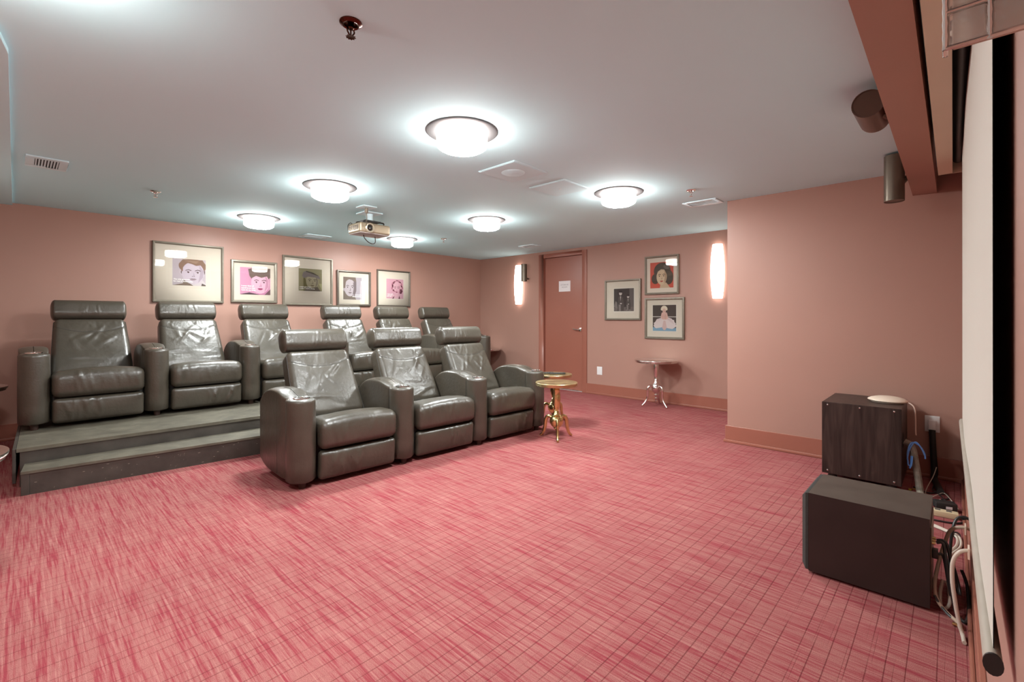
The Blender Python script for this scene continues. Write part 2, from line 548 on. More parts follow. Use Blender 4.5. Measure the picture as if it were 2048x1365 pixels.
# door
b = MB()
b.box(XD - 0.014, XD + 0.05, DY0 - 0.052, DY0 + 0.036, 0, DZ + 0.05)
b.box(XD - 0.014, XD + 0.05, DY1 - 0.042, DY1 + 0.066, 0, DZ + 0.05)
b.box(XD - 0.014, XD + 0.05, DY0 + 0.036, DY1 - 0.042, DZ - 0.017, DZ + 0.05)
b.box(XD + 0.05, XD + 0.07, DY0, DY1, DZ - 0.03, DZ)
struct('trim_3', b, M['trim'], 'red brown door frame', 'door frame', bevel=0.003, seg=1)
d = MB(); d.box(XD + 0.026, XD + 0.070, DY0 + 0.040, DY1 - 0.046, 0.016, DZ - 0.022)
door = struct('door_1', d, M['trim'], 'flat red brown door with a small paper sign', 'door', bevel=0.002, seg=1)
hb = MB()
hx = XD + 0.026
hb.lathe([(0.0, 0.0), (0.028, 0.0), (0.028, -0.008), (0.011, -0.012), (0.011, -0.045), (0.0, -0.045)], 20, (hx, 4.335, 0.995), axis='X')
hb.tube([(hx - 0.045, 4.330, 0.995), (hx - 0.05, 4.36, 0.992), (hx - 0.047, 4.40, 0.996), (hx - 0.043, 4.445, 1.006)], lambda t: (0.010 - 0.003 * t, 0.008), 10)
hb.build('door_handle', M['chrome'], door)
t = MB(); t.box(XD - 0.01, XD + 0.10, DY0 + 0.036, DY1 - 0.042, 0.0, 0.012)
struct('trim_4', t, M['threshold'], 'pale metal strip under the door', 'threshold', bevel=0.003, seg=1)
sg = thing('door_sign', 'white paper sign reading STORAGE ROOM on the door', 'sign', (XD + 0.0258, 4.642, 1.70), -PI / 2)
b = MB(); b.box(-0.117, 0.117, -0.002, 0.0, -0.087, 0.087); b.build('sheet', M['paper'], sg, smooth=0)
lettering(['STORAGE', 'ROOM'], 0.036, M['ink'], sg, 0, 0.012, -0.0026, align='CENTER', name='lettering', leading=0.04)

# ================================================================== CEILING LIGHTS
drum = None
LIGHTS = [(1.83, 2.135, 'ceiling drum lamp nearest the camera in the middle of the ceiling'),
          (1.83, 3.842, 'ceiling drum lamp to the left of the projector'),
          (3.68, 2.165, 'ceiling drum lamp in front of the near right wall'),
          (1.86, 5.62, 'ceiling drum lamp above the two framed portraits farthest left'),
          (3.68, 3.865, 'ceiling drum lamp right of the projector, in front of the door'),
          (3.76, 5.68, 'ceiling drum lamp farthest away, behind the projector'),
          (-0.02, 1.98, 'ceiling drum lamp beyond the upper left edge of the view')]
for i, (x, y, lab) in enumerate(LIGHTS):
    if drum is None:
        drum = thing('ceiling_lamp', lab, 'ceiling light', (x, y, H), 0, 'drum lamps on the ceiling')
        b = MB(); b.lathe([(0.0, 0.0), (0.212, 0.0), (0.212, -0.006), (0.205, -0.010), (0.0, -0.010)], 48)
        b.build('base_plate', M['plate'], drum)
        b = MB(); b.lathe([(0.149, -0.011), (0.151, -0.040), (0.150, -0.080), (0.147, -0.092), (0.140, -0.0975)], 48, cap=False)
        b.build('drum_shade', M['drumside'], drum)
        b = MB(); b.lathe([(0.140, -0.0976), (0.118, -0.110), (0.06, -0.114), (0.0, -0.115)], 48)
        b.build('diffuser', M['drumbot'], drum)
    else:
        copy_tree(drum, (x, y, H), 0, lab)

# wall sconces
def sconce_parts(root):
    b = MB(); b.box(-0.055, 0.055, -0.012, 0.0, -0.30, 0.30)
    b.build('back_plate', M['white'], root, bevel=0.003, seg=1)
    b = MB(); n = 14; V = []; F = []
    zs = [-0.345 + 0.69 * k / 16 for k in range(17)]
    for z in zs:
        u = 1 - (z / 0.345) ** 2
        hw = 0.058 + 0.026 * u; dp = 0.062 + 0.022 * u
        for k in range(n + 1):
            a = PI * k / n
            V.append((-hw * math.cos(a), -0.012 - dp * math.sin(a) ** 0.75, z))
    m = n + 1
    for k in range(len(zs) - 1):
        for q in range(n):
            F.append((k * m + q, k * m + q + 1, (k + 1) * m + q + 1, (k + 1) * m + q))
        F.append((k * m, (k + 1) * m, (k + 1) * m + n, k * m + n))
    F.append(tuple(range(m))); F.append(tuple((len(zs) - 1) * m + q for q in range(m)))
    b.add(V, F); b.build('glass_shade', M['sconce'], root, smooth=50)
s1 = thing('wall_sconce', 'barrel-shaped glowing sconce beside the cylinder speaker left of the door', 'wall light', (XD, 5.62, 1.766), -PI / 2, 'barrel sconces')
sconce_parts(s1)
s2 = copy_tree(s1, (XD, 2.185, 1.776), -PI / 2, 'barrel-shaped glowing sconce right of the three framed prints')
s3 = copy_tree(s1, (XL, 5.0, 1.77), PI / 2, 'barrel-shaped glowing sconce on the left wall')

# ================================================================== CEILING FITTINGS
def sprinkler(root, m, s=1.0):
    b = MB(); b.lathe([(0.0, 0.0), (0.041 * s, 0.0), (0.041 * s, -0.004), (0.030 * s, -0.012), (0.024 * s, -0.010), (0.022 * s, -0.003), (0.0, -0.003)], 28)
    b.build('escutcheon', m, root)
    b = MB()
    b.lathe([(0.0, -0.003), (0.011, -0.003), (0.012, -0.022), (0.009, -0.026), (0.0, -0.026)], 14)
    for sx in (-1, 1):
        b.tube([(sx * 0.010, 0, -0.022), (sx * 0.014, 0, -0.034), (sx * 0.004, 0, -0.050)], 0.003, 6)
    b.lathe([(0.0, -0.024), (0.003, -0.026), (0.003, -0.048), (0.0, -0.05)], 8)
    b.build('sprinkler_frame', m, root)
    b = MB(); N = 20
    V = [(0, 0, -0.052)]
    for k in range(N):
        rr = 0.019 if k % 2 else 0.014
        V.append((rr * math.cos(2 * PI * k / N), rr * math.sin(2 * PI * k / N), -0.054))
    V2 = [(x, y, z - 0.002) for x, y, z in V]
    F = [(0, 1 + k, 1 + (k + 1) % N) for k in range(N)] + [(N + 1, N + 2 + (k + 1) % N, N + 2 + k) for k in range(N)]
    F += [(1 + k, N + 2 + k, N + 2 + (k + 1) % N, 1 + (k + 1) % N) for k in range(N)]
    b.add(V + V2, F); b.build('deflector', m, root, smooth=0)
r = thing('fire_sprinkler', 'dark bronze fire sprinkler nearest the camera', 'sprinkler', (0.866, 1.650, H)); sprinkler(r, M['darkbronze'])
r = thing('fire_sprinkler', 'small chrome fire sprinkler right of the louvred vent at left', 'sprinkler', (0.845, 5.10, H), 0.4, 'chrome sprinklers'); sprinkler(r, M['chrome'])
copy_tree(r, (4.035, 1.66, H), 1.0, 'small chrome fire sprinkler beside the air vent near the right wall')
copy_tree(r, (4.126, 5.21, H), 0.2, 'small chrome fire sprinkler beyond the projector near the back corner')

def vent(name, label, x0, x1, y0, y1, nsl, along, louver=False):
    cx, cy = (x0 + x1) / 2, (y0 + y1) / 2
    hx, hy = (x1 - x0) / 2, (y1 - y0) / 2
    r = thing(name, label, 'air vent', (cx, cy, H))
    fw = 0.035 if not louver else 0.045
    b = MB()
    b.box(-hx, hx, -hy, -hy + fw, -0.010, 0); b.box(-hx, hx, hy - fw, hy, -0.010, 0)
    b.box(-hx, -hx + fw, -hy + fw, hy - fw, -0.010, 0); b.box(hx - fw, hx, -hy + fw, hy - fw, -0.010, 0)
    b.build('vent_frame', M['white'], r, bevel=0.002, seg=1)
    b = MB(); b.box(-hx + fw, hx - fw, -hy + fw, hy - fw, -0.0012, -0.0002); b.build('duct', M['ductdark'], r, smooth=0)
    for k in range(nsl):
        b = MB()
        t0 = (k + 0.5) / nsl
        if along == 'Y':     # slats run along Y, spaced over X
            x = -hx + fw + (2 * hx - 2 * fw) * t0
            b.box(x - 0.004, x + 0.004, -hy + fw, hy - fw, -0.009, -0.0015)
        else:
            y = -hy + fw + (2 * hy - 2 * fw) * t0
            b.box(-hx + fw, hx - fw, y - 0.004, y + 0.004, -0.009, -0.0015)
        b.build('louvre', M['white'], r, smooth=0)
vent('ceiling_vent', 'white louvred vent with dark slots at the left of the ceiling', 0.047, 0.262, 4.575, 4.89, 8, 'Y', True)
vent('ceiling_vent', 'white framed air vent near the corner of the right wall', 4.45, 4.655, 1.60, 1.92, 4, 'Y')
vent('ceiling_vent', 'white framed air vent over the portrait wall, left of the projector', 2.65, 2.98, 6.21, 6.50, 5, 'X')
vent('ceiling_vent', 'white framed air vent on the ceiling before the door', 5.37, 5.555, 4.62, 4.93, 4, 'Y')
def hatch(label, x0, x1, y0, y1, lip):
    cx, cy = (x0 + x1) / 2, (y0 + y1) / 2; hx, hy = (x1 - x0) / 2, (y1 - y0) / 2
    r = thing('ceiling_hatch', label, 'access panel', (cx, cy, H))
    b = MB(); b.box(-hx, hx, -hy, hy, -0.006, 0); b.build('rim', M['white'], r, bevel=0.002, seg=1)
    b = MB(); b.box(-hx + 0.006, hx - 0.006, -hy + 0.006, hy - 0.006, -0.010, -0.006)
    b.build('panel', M['panelwhite'], r, bevel=0.002, seg=1)
    if lip:
        b = MB(); b.lathe([(0.0, -0.010), (0.09, -0.010), (0.075, -0.016), (0.0, -0.018)], 32); b.build('boss', M['panelwhite'], r)
    else:
        b = MB(); b.lathe([(0.0, -0.010), (0.012, -0.010), (0.010, -0.013), (0.0, -0.013)], 14); b.build('latch', M['white'], r)
hatch('square white ceiling panel with a round boss, nearest the large lamp', 2.41, 2.79, 2.25, 2.625, True)
hatch('square white ceiling panel with a small latch, left of the right lamp', 3.012, 3.385, 2.265, 2.638, False)

# ================================================================== PROJECTOR
pj = thing('video_projector', 'champagne video projector hanging from the ceiling with a cable loop', 'projector', (2.59, 4.53, H), 0.02)
b = MB(); b.box(-0.10, 0.10, -0.10, 0.10, -0.012, 0); b.build('ceiling_plate', M['white'], pj, bevel=0.003)
b = MB(); b.lathe([(0.0, -0.012), (0.035, -0.012), (0.035, -0.085), (0.0, -0.085)], 20); b.build('mount_tube', M['white'], pj)
b = MB(); b.box(-0.08, 0.10, -0.06, 0.06, -0.100, -0.085)
for (x, y) in ((-0.10, -0.07), (0.13, -0.06), (0.12, 0.08), (-0.1, 0.08)):
    b.tube([(x * 0.4, y * 0.4, -0.093), (x, y, -0.100), (x, y, -0.126)], 0.008, 6)
b.build('mount_bracket', M['plastic'], pj)
b = MB(); b.rbox(0.18, 0.125, 0.052, 0.022, (4, 4, 2), c=(0, 0, -0.180)); b.build('case', M['projbody'], pj)
b = MB(); b.box(-0.172, 0.172, -0.117, 0.117, -0.237, -0.2315); b.build('underside', M['projbottom'], pj, bevel=0.004)
b = MB()
b.lathe([(0.034, -0.120), (0.050, -0.122), (0.050, -0.140), (0.045, -0.144), (0.036, -0.142), (0.033, -0.128)], 32, (-0.075, 0, -0.182), axis='Y', cap=False)
rg = b.build('lens_ring', M['ring'], pj)
b = MB(); b.lathe([(0.036, -0.118), (0.033, -0.132), (0.02, -0.136), (0.0, -0.137)], 28, (-0.075, 0, -0.182), axis='Y'); b.build('lens', M['lens'], rg)
for k in range(9):
    b = MB(); y = -0.085 + 0.02 * k
    b.box(-0.1815, -0.180, y, y + 0.009, -0.205, -0.155)
    b.build('vent_slot', M['ductdark'], pj, smooth=0)
b = MB(); b.tube([(-0.06, 0.02, -0.235), (-0.055, 0.0, -0.275), (-0.02, -0.02, -0.315), (0.03, -0.02, -0.325), (0.07, 0.0, -0.30), (0.085, 0.03, -0.237)], 0.0045, 8); b.build('cable_loop', M['plastic'], pj)
b = MB(); b.tube([(-0.13, 0.09, -0.14), (-0.16, 0.10, -0.115), (-0.185, 0.11, -0.14), (-0.187, 0.10, -0.2)], 0.004, 6)
b.build('rear_cable', M['plastic'], pj)
b = MB(); b.tube([(-0.10, 0.02, -0.13), (-0.07, 0.04, -0.10), (-0.04, 0.03, -0.128)], 0.006, 6)
b.build('rear_cable', M['plastic'], pj)
ol = thing('ceiling_outlet', 'small square ceiling outlet with a grey plug above the projector', 'outlet', (2.42, 4.29, H))
b = MB(); b.box(-0.075, 0.075, -0.075, 0.075, -0.010, 0); b.build('cover_plate', M['white'], ol, bevel=0.004)
b = MB(); b.lathe([(0.0, -0.01), (0.016, -0.01), (0.018, -0.05), (0.012, -0.065), (0.0, -0.066)], 14)
b.tube([(0, 0, -0.06), (0.01, 0.01, -0.12), (0.05, 0.10, -0.17), (0.07, 0.15, -0.135)], 0.004, 6); b.build('plug', M['frame'], ol)

# ================================================================== SPEAKERS ON WALLS
def speaker(label, loc, axis_end, r, length, m, bracket):
    """cylinder speaker: local axis from loc along axis_end (unit), bracket = point on the wall"""
    t = thing('cylinder_speaker', label, 'speaker', loc, 0)
    A = Vector(axis_end).normalized()
    rot = Vector((0, 0, 1)).rotation_difference(A).to_matrix().to_4x4()
    b = MB(); b.lathe([(0.0, 0.004), (r * 0.93, 0.004), (r * 0.94, 0.0), (r, 0.0), (r, length), (r * 0.94, length), (r * 0.93, length - 0.004), (0.0, length - 0.004)], 32)
    b.xform(rot); b.build('body', m, t)
    b = MB(); p0 = A * (length * 0.22); q = Vector(bracket) - Vector(loc)
    dirv = (q - p0).normalized()
    b.tube([p0 + dirv * r * 0.9, q], 0.016, 10, sm=1)
    b.build('bracket', M['bronze'] if m is not M['bronzegrey'] else m, t)
    return t
speaker('bronze cylinder speaker beside the glowing sconce left of the door', (XD - 0.085, 5.435, 1.815), (0, 0, 1), 0.052, 0.30, M['bronzegrey'], (XD - 0.002, 5.41, 1.86))
speaker('brown cylinder speaker tilted toward the camera, on the bulkhead', (2.72, 0.289, 2.185), (1, 0.0, 0.035), 0.063, 0.28, M['bronze'], (2.86, 0.2235, 2.150))
speaker('grey bronze cylinder speaker upright at the far end of the bulkhead', (4.08, 0.290, 1.975), (0.03, 0.0, 1), 0.056, 0.31, M['bronzegrey'], (4.12, 0.2235, 2.135))

# ================================================================== RECLINERS
def folds(rng, n, u, v, L, W, A, ang):
    """random soft creases as (centre, direction, length, width, height)"""
    out = []
    for _ in range(n):
        a = rng.uniform(*ang)
        out.append((rng.uniform(*u), rng.uniform(*v), math.cos(a), math.sin(a), rng.uniform(*L), rng.uniform(*W), rng.uniform(*A) * rng.choice((1, 1, -0.7))))
    return out
def fold_h(fs, u, v):
    h = 0.0
    for (cu, cv, dx, dy, L, W, A) in fs:
        s = (u - cu) * dx + (v - cv) * dy; p = -(u - cu) * dy + (v - cv) * dx
        h += A * math.exp(-(p / W) ** 2) * math.exp(-(s / L) ** 2)
    return h

def arm_mesh(hw):
    """padded arm: round front post, side panels set in, humped top; front at y=0"""
    D = 0.57
    ys = []
    k = 10
    side = [0.10, 0.125, 0.15, 0.165, 0.185, 0.22, 0.26, 0.30, 0.34, 0.38, 0.42, 0.46, 0.49, 0.515, 0.535, 0.55]
    def hwid(y):
        if y <= 0.10: return hw
        d1 = 0.016 * math.exp(-((y - 0.168) / 0.02) ** 2)
        pan = 0.006 * min(1, max(0, (y - 0.12) / 0.05))
        return hw - d1 - pan
    pts = []
    for i in range(k + 1):                      # front half round
        a = PI + PI * i / k
        pts.append((hw * math.cos(a), 0.10 + 0.10 * math.sin(a)))
    pts += [(hwid(y), y) for y in side[1:]]
    pts += [(hw - 0.020, D - 0.004), (hw - 0.04, D), (-hw + 0.04, D), (-hw + 0.020, D - 0.004)]
    pts += [(-hwid(y), y) for y in reversed(side[1:])]
    def top(y):
        z = 0.612
        if y > 0.13:
            t = min(1, (y - 0.13) / 0.15); z += 0.040 * (t * t * (3 - 2 * t))
        if y > 0.36:
            t = (y - 0.36) / 0.21
            z -= 0.20 * (1 - math.sqrt(max(0, 1 - min(1, t) ** 2)))
        return z
    def bot(y):
        return 0.05 + (0.075 * ((y - 0.40) / 0.17) ** 2 if y > 0.40 else 0)
    n = len(pts)
    V = []; F = []
    levels = [0.0, 0.02, 0.2, 0.45, 0.7, 0.9, 0.965, 0.99]
    cx, cy = 0.0, 0.29
    rings = []
    def ring(f):
        o = len(V)
        for p in pts: V.append(f(p))
        rings.append(o)
    ring(lambda p: (p[0] * 0.90, cy + (p[1] - cy) * 0.965, bot(p[1])))
    for t in levels[1:]:
        ring(lambda p: (p[0] * (1 + 0.02 * math.sin(PI * t)), p[1] - 0.004 * math.sin(PI * t), bot(p[1]) + t * (top(p[1]) - bot(p[1]))))
    # shoulder seam, then domed top
    ring(lambda p: (p[0] * 0.965, cy + (p[1] - cy) * 0.985, top(p[1]) + 0.001))
    ring(lambda p: (p[0] * 0.93, cy + (p[1] - cy) * 0.97, top(p[1]) + 0.003))
    ring(lambda p: (p[0] * 0.75, cy + (p[1] - cy) * 0.93, top(cy + (p[1] - cy) * 0.93) + 0.010))
    ring(lambda p: (p[0] * 0.40, cy + (p[1] - cy) * 0.87, top(cy + (p[1] - cy) * 0.87) + 0.015))
    ring(lambda p: (p[0] * 0.02, cy + (p[1] - cy) * 0.82, top(cy + (p[1] - cy) * 0.82) + 0.016))
    for a, c in zip(rings[:-1], rings[1:]):
        for i in range(n):
            j = (i + 1) % n
            F.append((a + i, a + j, c + j, c + i))
    F.append(tuple(rings[0] + i for i in reversed(range(n))))
    sy_ = lambda y: y if y < 0.17 else 0.17 + (y - 0.17) * 1.375   # full arm depth 0.72 m
    V = [(x, sy_(y), z) for x, y, z in V]
    b = MB(); b.add(V, F, M['leather'])
    # seam where the post meets the panel
    for s in (-1, 1):
        b.tube([(s * (hw - 0.019), 0.168, 0.07), (s * (hw - 0.0175), 0.168, 0.35), (s * (hw - 0.020), 0.168, 0.60)], 0.0022, 5, M['seam'])
        x = s * (hw - 0.004)
        b.tube([(x * 0.985, 0.3075, 0.07), (x * 0.992, 0.3075, 0.35), (x * 0.975, 0.3075, 0.615)], 0.0014, 5, M['seam'])
    b.tube([(0.001 + 0.962 * hw * math.cos(PI + PI * i / 12), 0.105 + 0.095 * math.sin(PI + PI * i / 12), 0.6135) for i in range(13)], 0.0016, 5, M['seam'])
    return b

CUP = MB()
CUP.lathe([(0.043, -0.001), (0.056, 0.001), (0.056, 0.006), (0.050, 0.008), (0.044, 0.006), (0.041, 0.000), (0.040, -0.004)], 28, m=M['chrome'], cap=False)
CUP.lathe([(0.0, 0.0022), (0.0435, 0.0022)], 28, m=M['plastic'], cap=False)
CUP.lathe([(0.0, 0.012), (0.010, 0.010), (0.012, 0.002)], 12, m=M['chrome'], cap=False)
for k in range(5):
    a = 2 * PI * k / 5
    CUP.tube([(0.012 * math.cos(a), 0.012 * math.sin(a), 0.006), (0.044 * math.cos(a), 0.044 * math.sin(a), 0.005)], 0.0022, 6, M['chrome'], sm=1)

SHARED = {}
def link(me_obj, parent, loc=(0, 0, 0), name=None):
    o = bpy.data.objects.new(name or me_obj.name.split('.')[0], me_obj.data)
    COL.objects.link(o); o.parent = parent; o.location = loc
    return o
def part_arm(root, x, AW):
    key = ('arm', AW)
    if key not in SHARED:
        a = arm_mesh(AW / 2).build('armrest', None, root, smooth=50); a.location = (x, 0, 0)
        c = CUP.build('cup_holder', None, a); c.location = (0, 0.088, 0.624); c['label'] = 'chrome cup holder ring'
        f = MB(); f.lathe([(0.0, 0.0), (0.022, 0.0), (0.027, 0.035), (0.027, 0.058), (0.0, 0.058)], 16)
        fo = f.build('foot', M['footwood'], root); fo.location = (x, 0.075, 0)
        f2 = link(fo, root, (x, 0.56, 0), 'foot')
        SHARED[key] = (a, c, fo)
    else:
        a0, c0, f0 = SHARED[key]
        a = link(a0, root, (x, 0, 0), 'armrest')
        c = link(c0, a, (0, 0.088, 0.624), 'cup_holder'); c['label'] = 'chrome cup holder ring'
        link(f0, root, (x, 0.075, 0), 'foot'); link(f0, root, (x, 0.56, 0), 'foot')

def make_recliner(label, group, loc, rz, pitch, seed, right_arm, AW=0.19):
    rng = random.Random(seed)
    t = thing('recliner_seat', label, 'recliner', loc, rz, group)
    hw = (pitch - AW) / 2 - 0.004
    part_arm(t, -pitch / 2, AW)
    if right_arm: part_arm(t, pitch / 2, AW)
    # dark base between the arms
    b = MB(); b.box(-hw, hw, 0.085, 0.54, 0.045, 0.30); b.build('base', M['black'], t, bevel=0.01, seg=1)
    # footrest pad
    fs = folds(rng, 20, (-0.20, 0.20), (-0.06, 0.06), (0.05, 0.10), (0.007, 0.014), (0.003, 0.0085), (1.15, 2.0))
    side = rng.choice((-1, 1)) * 0.11
    fs = [(c[0] * 0.55 + side, *c[1:]) for c in fs]
    def ff(x, y, z):
        if y < -0.01:
            y -= 0.016 * (1 - (z / 0.105) ** 2) * (1 - (x / hw) ** 4)
            y -= fold_h(fs, x, z) * (1 - (x / hw) ** 6)
        y += 0.018 * (-z / 0.105 + 1) * 0.5
        return x, y, z
    b = MB(); b.rbox(hw - 0.004, 0.038, 0.103, 0.030, (40, 3, 14), ff, c=(0, 0.042, 0.138)); b.build('footrest', M['leather'], t, smooth=60)
    # seat cushion
    fs2 = folds(rng, 16, (-0.26, 0.27), (-0.05, 0.09), (0.04, 0.08), (0.007, 0.014), (0.002, 0.0065), (1.2, 1.9))
    fs3 = folds(rng, 9, (-0.22, 0.22), (-0.20, 0.15), (0.06, 0.14), (0.014, 0.03), (0.003, 0.007), (-0.5, 0.8))
    def fsn(x, y, z):
        e = (1 - (x / hw) ** 4)
        tilt_ = -0.075 * max(0, (y + 0.10) / 0.36)
        if z > 0:
            z += 0.022 * (1 - (x / hw) ** 2) * (0.6 + 0.4 * math.cos(3.0 * y)) + fold_h(fs3, x, y) * e
            z -= 0.020 * max(0, (0.25 + y) / 0.5) * 0.5
        z += tilt_
        if y < -0.15:
            q = (y + 0.15) / -0.105
            y -= 0.014 * q * (1 - (z / 0.11) ** 2)
            y -= fold_h(fs2, x, z) * e * q
        if abs(x) > hw - 0.02:
            x += (1 if x > 0 else -1) * 0.0015 * math.sin(z * 260)
        return x, y, z
    b = MB(); b.rbox(hw - 0.001, 0.272, 0.106, 0.052, (40, 18, 10), fsn, c=(0, 0.262, 0.355)); b.build('seat_cushion', M['leather'], t, smooth=60)
    # backrest: slab in (x, u, n) then tilted
    tilt = math.radians(30.0)
    U = Vector((0, math.sin(tilt), math.cos(tilt))); N = Vector((0, math.cos(tilt), -math.sin(tilt)))
    C = Vector((0, 0.7105, 0.613))
    HB = 0.300; BW = hw - 0.012
    fb = folds(rng, 6, (-0.17, 0.17), (0.0, 0.14), (0.05, 0.12), (0.011, 0.022), (0.003, 0.009), (0.5, 1.2))
    fb += folds(rng, 5, (-0.17, 0.17), (0.0, 0.16), (0.05, 0.10), (0.012, 0.026), (0.003, 0.0065), (1.9, 2.6))
    fb += folds(rng, 6, (-0.20, 0.20), (-0.24, -0.06), (0.10, 0.2), (0.015, 0.035), (0.003, 0.0075), (-0.35, 0.35))
    fb += folds(rng, 7, (-0.20, 0.20), (0.18, 0.25), (0.03, 0.06), (0.007, 0.013), (0.002, 0.005), (0.9, 2.2))
    def fbk(x, n_, u):
        s = (u + HB) / (2 * HB)
        k = 1.0 - 0.10 * s ** 1.4
        if n_ < -0.02:
            h = fold_h(fb, x, u) * (1 - (x / BW) ** 6)
            n_ -= 0.012 * (1 - (x / BW) ** 2) * math.sin(PI * s) + h
            # crease of the curved yoke seam
            us = 0.135 + 0.075 * (x / BW) ** 2
            n_ += 0.0045 * math.exp(-((u - us) / 0.008) ** 2)
        else:
            n_ += 0.0
        p = Vector((x * k, 0, 0)) + C + U * u + N * n_
        return p.x, p.y, p.z
    b = MB(); b.rbox(BW, 0.088, HB, 0.050, (44, 4, 54), fbk, M['leather'])
    def on_front(x, u, off=0.0):
        s = (u + HB) / (2 * HB)
        n_ = -0.088 - 0.012 * (1 - (x / BW) ** 2) * math.sin(PI * s) - fold_h(fb, x, u) * (1 - (x / BW) ** 6) + 0.0045 + off
        k = 1.0 - 0.10 * s ** 1.4
        p = Vector((x * k, 0, 0)) + C + U * u + N * n_
        return tuple(p)
    b.tube([on_front(x, 0.135 + 0.075 * (x / BW) ** 2) for x in [BW * 0.9 * (q / 20 * 2 - 1) for q in range(21)]], 0.0026, 5, M['seam'], sm=1)
    for s_ in (-1, 1):
        pts = []
        for q in range(15):
            u = -HB * 0.9 + 1.78 * HB * q / 14
            s = (u + HB) / (2 * HB)
            p = Vector((s_ * (BW - 0.0035) * (1.0 - 0.10 * s ** 1.4), 0, 0)) + C + U * u + N * (-0.0500 - 0.006)
            pts.append(tuple(p))
        b.tube(pts, 0.0028, 5, M['seam'], sm=1)
    b.build('backrest', None, t, smooth=60)
    # head roll
    HR = 0.322; HE = HR - 0.070
    fh = []
    c0 = rng.uniform(-0.02, 0.07)
    for q in range(rng.randint(6, 9)):
        fh.append((c0 + (q - 4) * 0.021 + rng.uniform(-0.004, 0.004), rng.uniform(-0.03, 0.02), math.cos(1.57 + 0.06 * (q - 4)), math.sin(1.57 + 0.06 * (q - 4)), rng.uniform(0.035, 0.06), 0.0068, rng.uniform(0.003, 0.0066)))
    Ch = Vector((0, 0.885, 0.985))
    U = Vector((0, math.sin(0.30), math.cos(0.30))); N = Vector((0, math.cos(0.30), -math.sin(0.30)))
    def fhd(x, n_, u):
        if n_ < 0:
            n_ -= fold_h(fh, x, u) * (1 if n_ < -0.05 else 0.3)
        k = 1.0 + 0.006 * math.cos(x * 9)
        # pillow: ends drawn in a little
        e = 1 - 0.07 * (abs(x) / HR) ** 10
        if abs(x) > HE: x = math.copysign(HE + (abs(x) - HE) * 0.42, x)
        p = Vector((x, 0, 0)) + Ch + U * (u * e * k) + N * (n_ * e)
        return p.x, p.y, p.z
    b = MB(); b.rbox(HR, 0.083, 0.098, 0.070, (56, 3, 4), fhd, M['leather'], k=5)
    for s_ in (-1, 1):
        ring = []
        for q in range(25):
            a = 2 * PI * q / 24
            ca, sa = math.cos(a), math.sin(a)
            e = 1.0
            n_ = 0.0835 * (abs(ca) ** 0.75) * (1 if ca > 0 else -1) * e; u = 0.0985 * (abs(sa) ** 0.75) * (1 if sa > 0 else -1) * e
            p = Vector((s_ * (HE - 0.002), 0, 0)) + Ch + U * u * 0.985 + N * n_ * 0.985
            ring.append(tuple(p))
        b.tube(ring, 0.0016, 5, M['seam'], sm=1)
    b.build('headrest', None, t, smooth=60)
    return t

FROW = (1.366, 3.222); fdir = (0.99930, -0.0373); frz = math.atan2(fdir[1], fdir[0])
PF = 0.804
flabels = ['black leather recliner at the left end of the front row on the carpet',
           'black leather recliner in the middle of the front row of three on the carpet',
           'black leather recliner at the right end of the front row, beside the brass tables']
for k in range(3):
    x = FROW[0] + fdir[0] * PF * (k + 0.5); y = FROW[1] + fdir[1] * PF * (k + 0.5)
    make_recliner(flabels[k], 'front row recliners', (x, y, 0), frz, PF, 11 + k, k == 2)
PZ = 0.27
PB = 0.808
blabels = ['black leather recliner at the far left end of the raised back row',
           'black leather recliner on the platform, second from the left, below the largest portrait',
           'black leather recliner on the platform, third from the left, below the pink portrait',
           'black leather recliner on the platform, third from the right of the back row, partly hidden',
           'black leather recliner on the platform, second from the right, showing only its upper part',
           'black leather recliner at the far right end of the raised back row, in the corner']
for k in range(6):
    g = k // 3
    x0 = 0.105 if g == 0 else 2.735
    make_recliner(blabels[k], 'back row recliners on the platform', (x0 + PB * (k % 3 + 0.5), 5.372, PZ + 0.0006), 0.0, PB, 31 + k, k % 3 == 2)

# ================================================================== PLATFORM AND STEP
pf = thing('seating_platform', 'low black painted wooden platform under the back row', 'platform', (0, 4.747, 0), -0.0305)
def scuffs(b, rng, n, f, m):
    for _ in range(n):
        f(b, rng, m)
L_ = 5.16; DP = 1.80
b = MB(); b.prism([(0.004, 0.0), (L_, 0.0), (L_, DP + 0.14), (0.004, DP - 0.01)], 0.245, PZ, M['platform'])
rng = random.Random(5)
for _ in range(46):
    x = rng.uniform(0.05, 1.9); y = rng.uniform(0.02, 0.62); a = rng.uniform(-0.5, 0.5); l = rng.uniform(0.008, 0.05); wv = rng.uniform(0.0008, 0.002)
    c, s = math.cos(a), math.sin(a)
    b.add([(x - c * l - s * wv, y - s * l + c * wv, PZ + 0.0003), (x - c * l + s * wv, y - s * l - c * wv, PZ + 0.0003), (x + c * l + s * wv, y + s * l - c * wv, PZ + 0.0003), (x + c * l - s * wv, y + s * l + c * wv, PZ + 0.0003)], [(0, 1, 2, 3)], M['scuff'])
b.build('deck', None, pf, smooth=0)
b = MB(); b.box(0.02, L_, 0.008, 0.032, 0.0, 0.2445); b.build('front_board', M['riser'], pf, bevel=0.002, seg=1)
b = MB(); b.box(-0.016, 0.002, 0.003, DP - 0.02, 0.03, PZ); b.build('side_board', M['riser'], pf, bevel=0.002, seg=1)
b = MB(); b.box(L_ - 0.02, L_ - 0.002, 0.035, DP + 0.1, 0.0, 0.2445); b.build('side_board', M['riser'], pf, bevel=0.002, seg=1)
b = MB()
for k in range(5): b.box(0.03 + k * 1.25, 0.07 + k * 1.25, 0.04, DP - 0.05, 0.0, 0.2445)
b.build('joists', M['black'], pf, smooth=0)
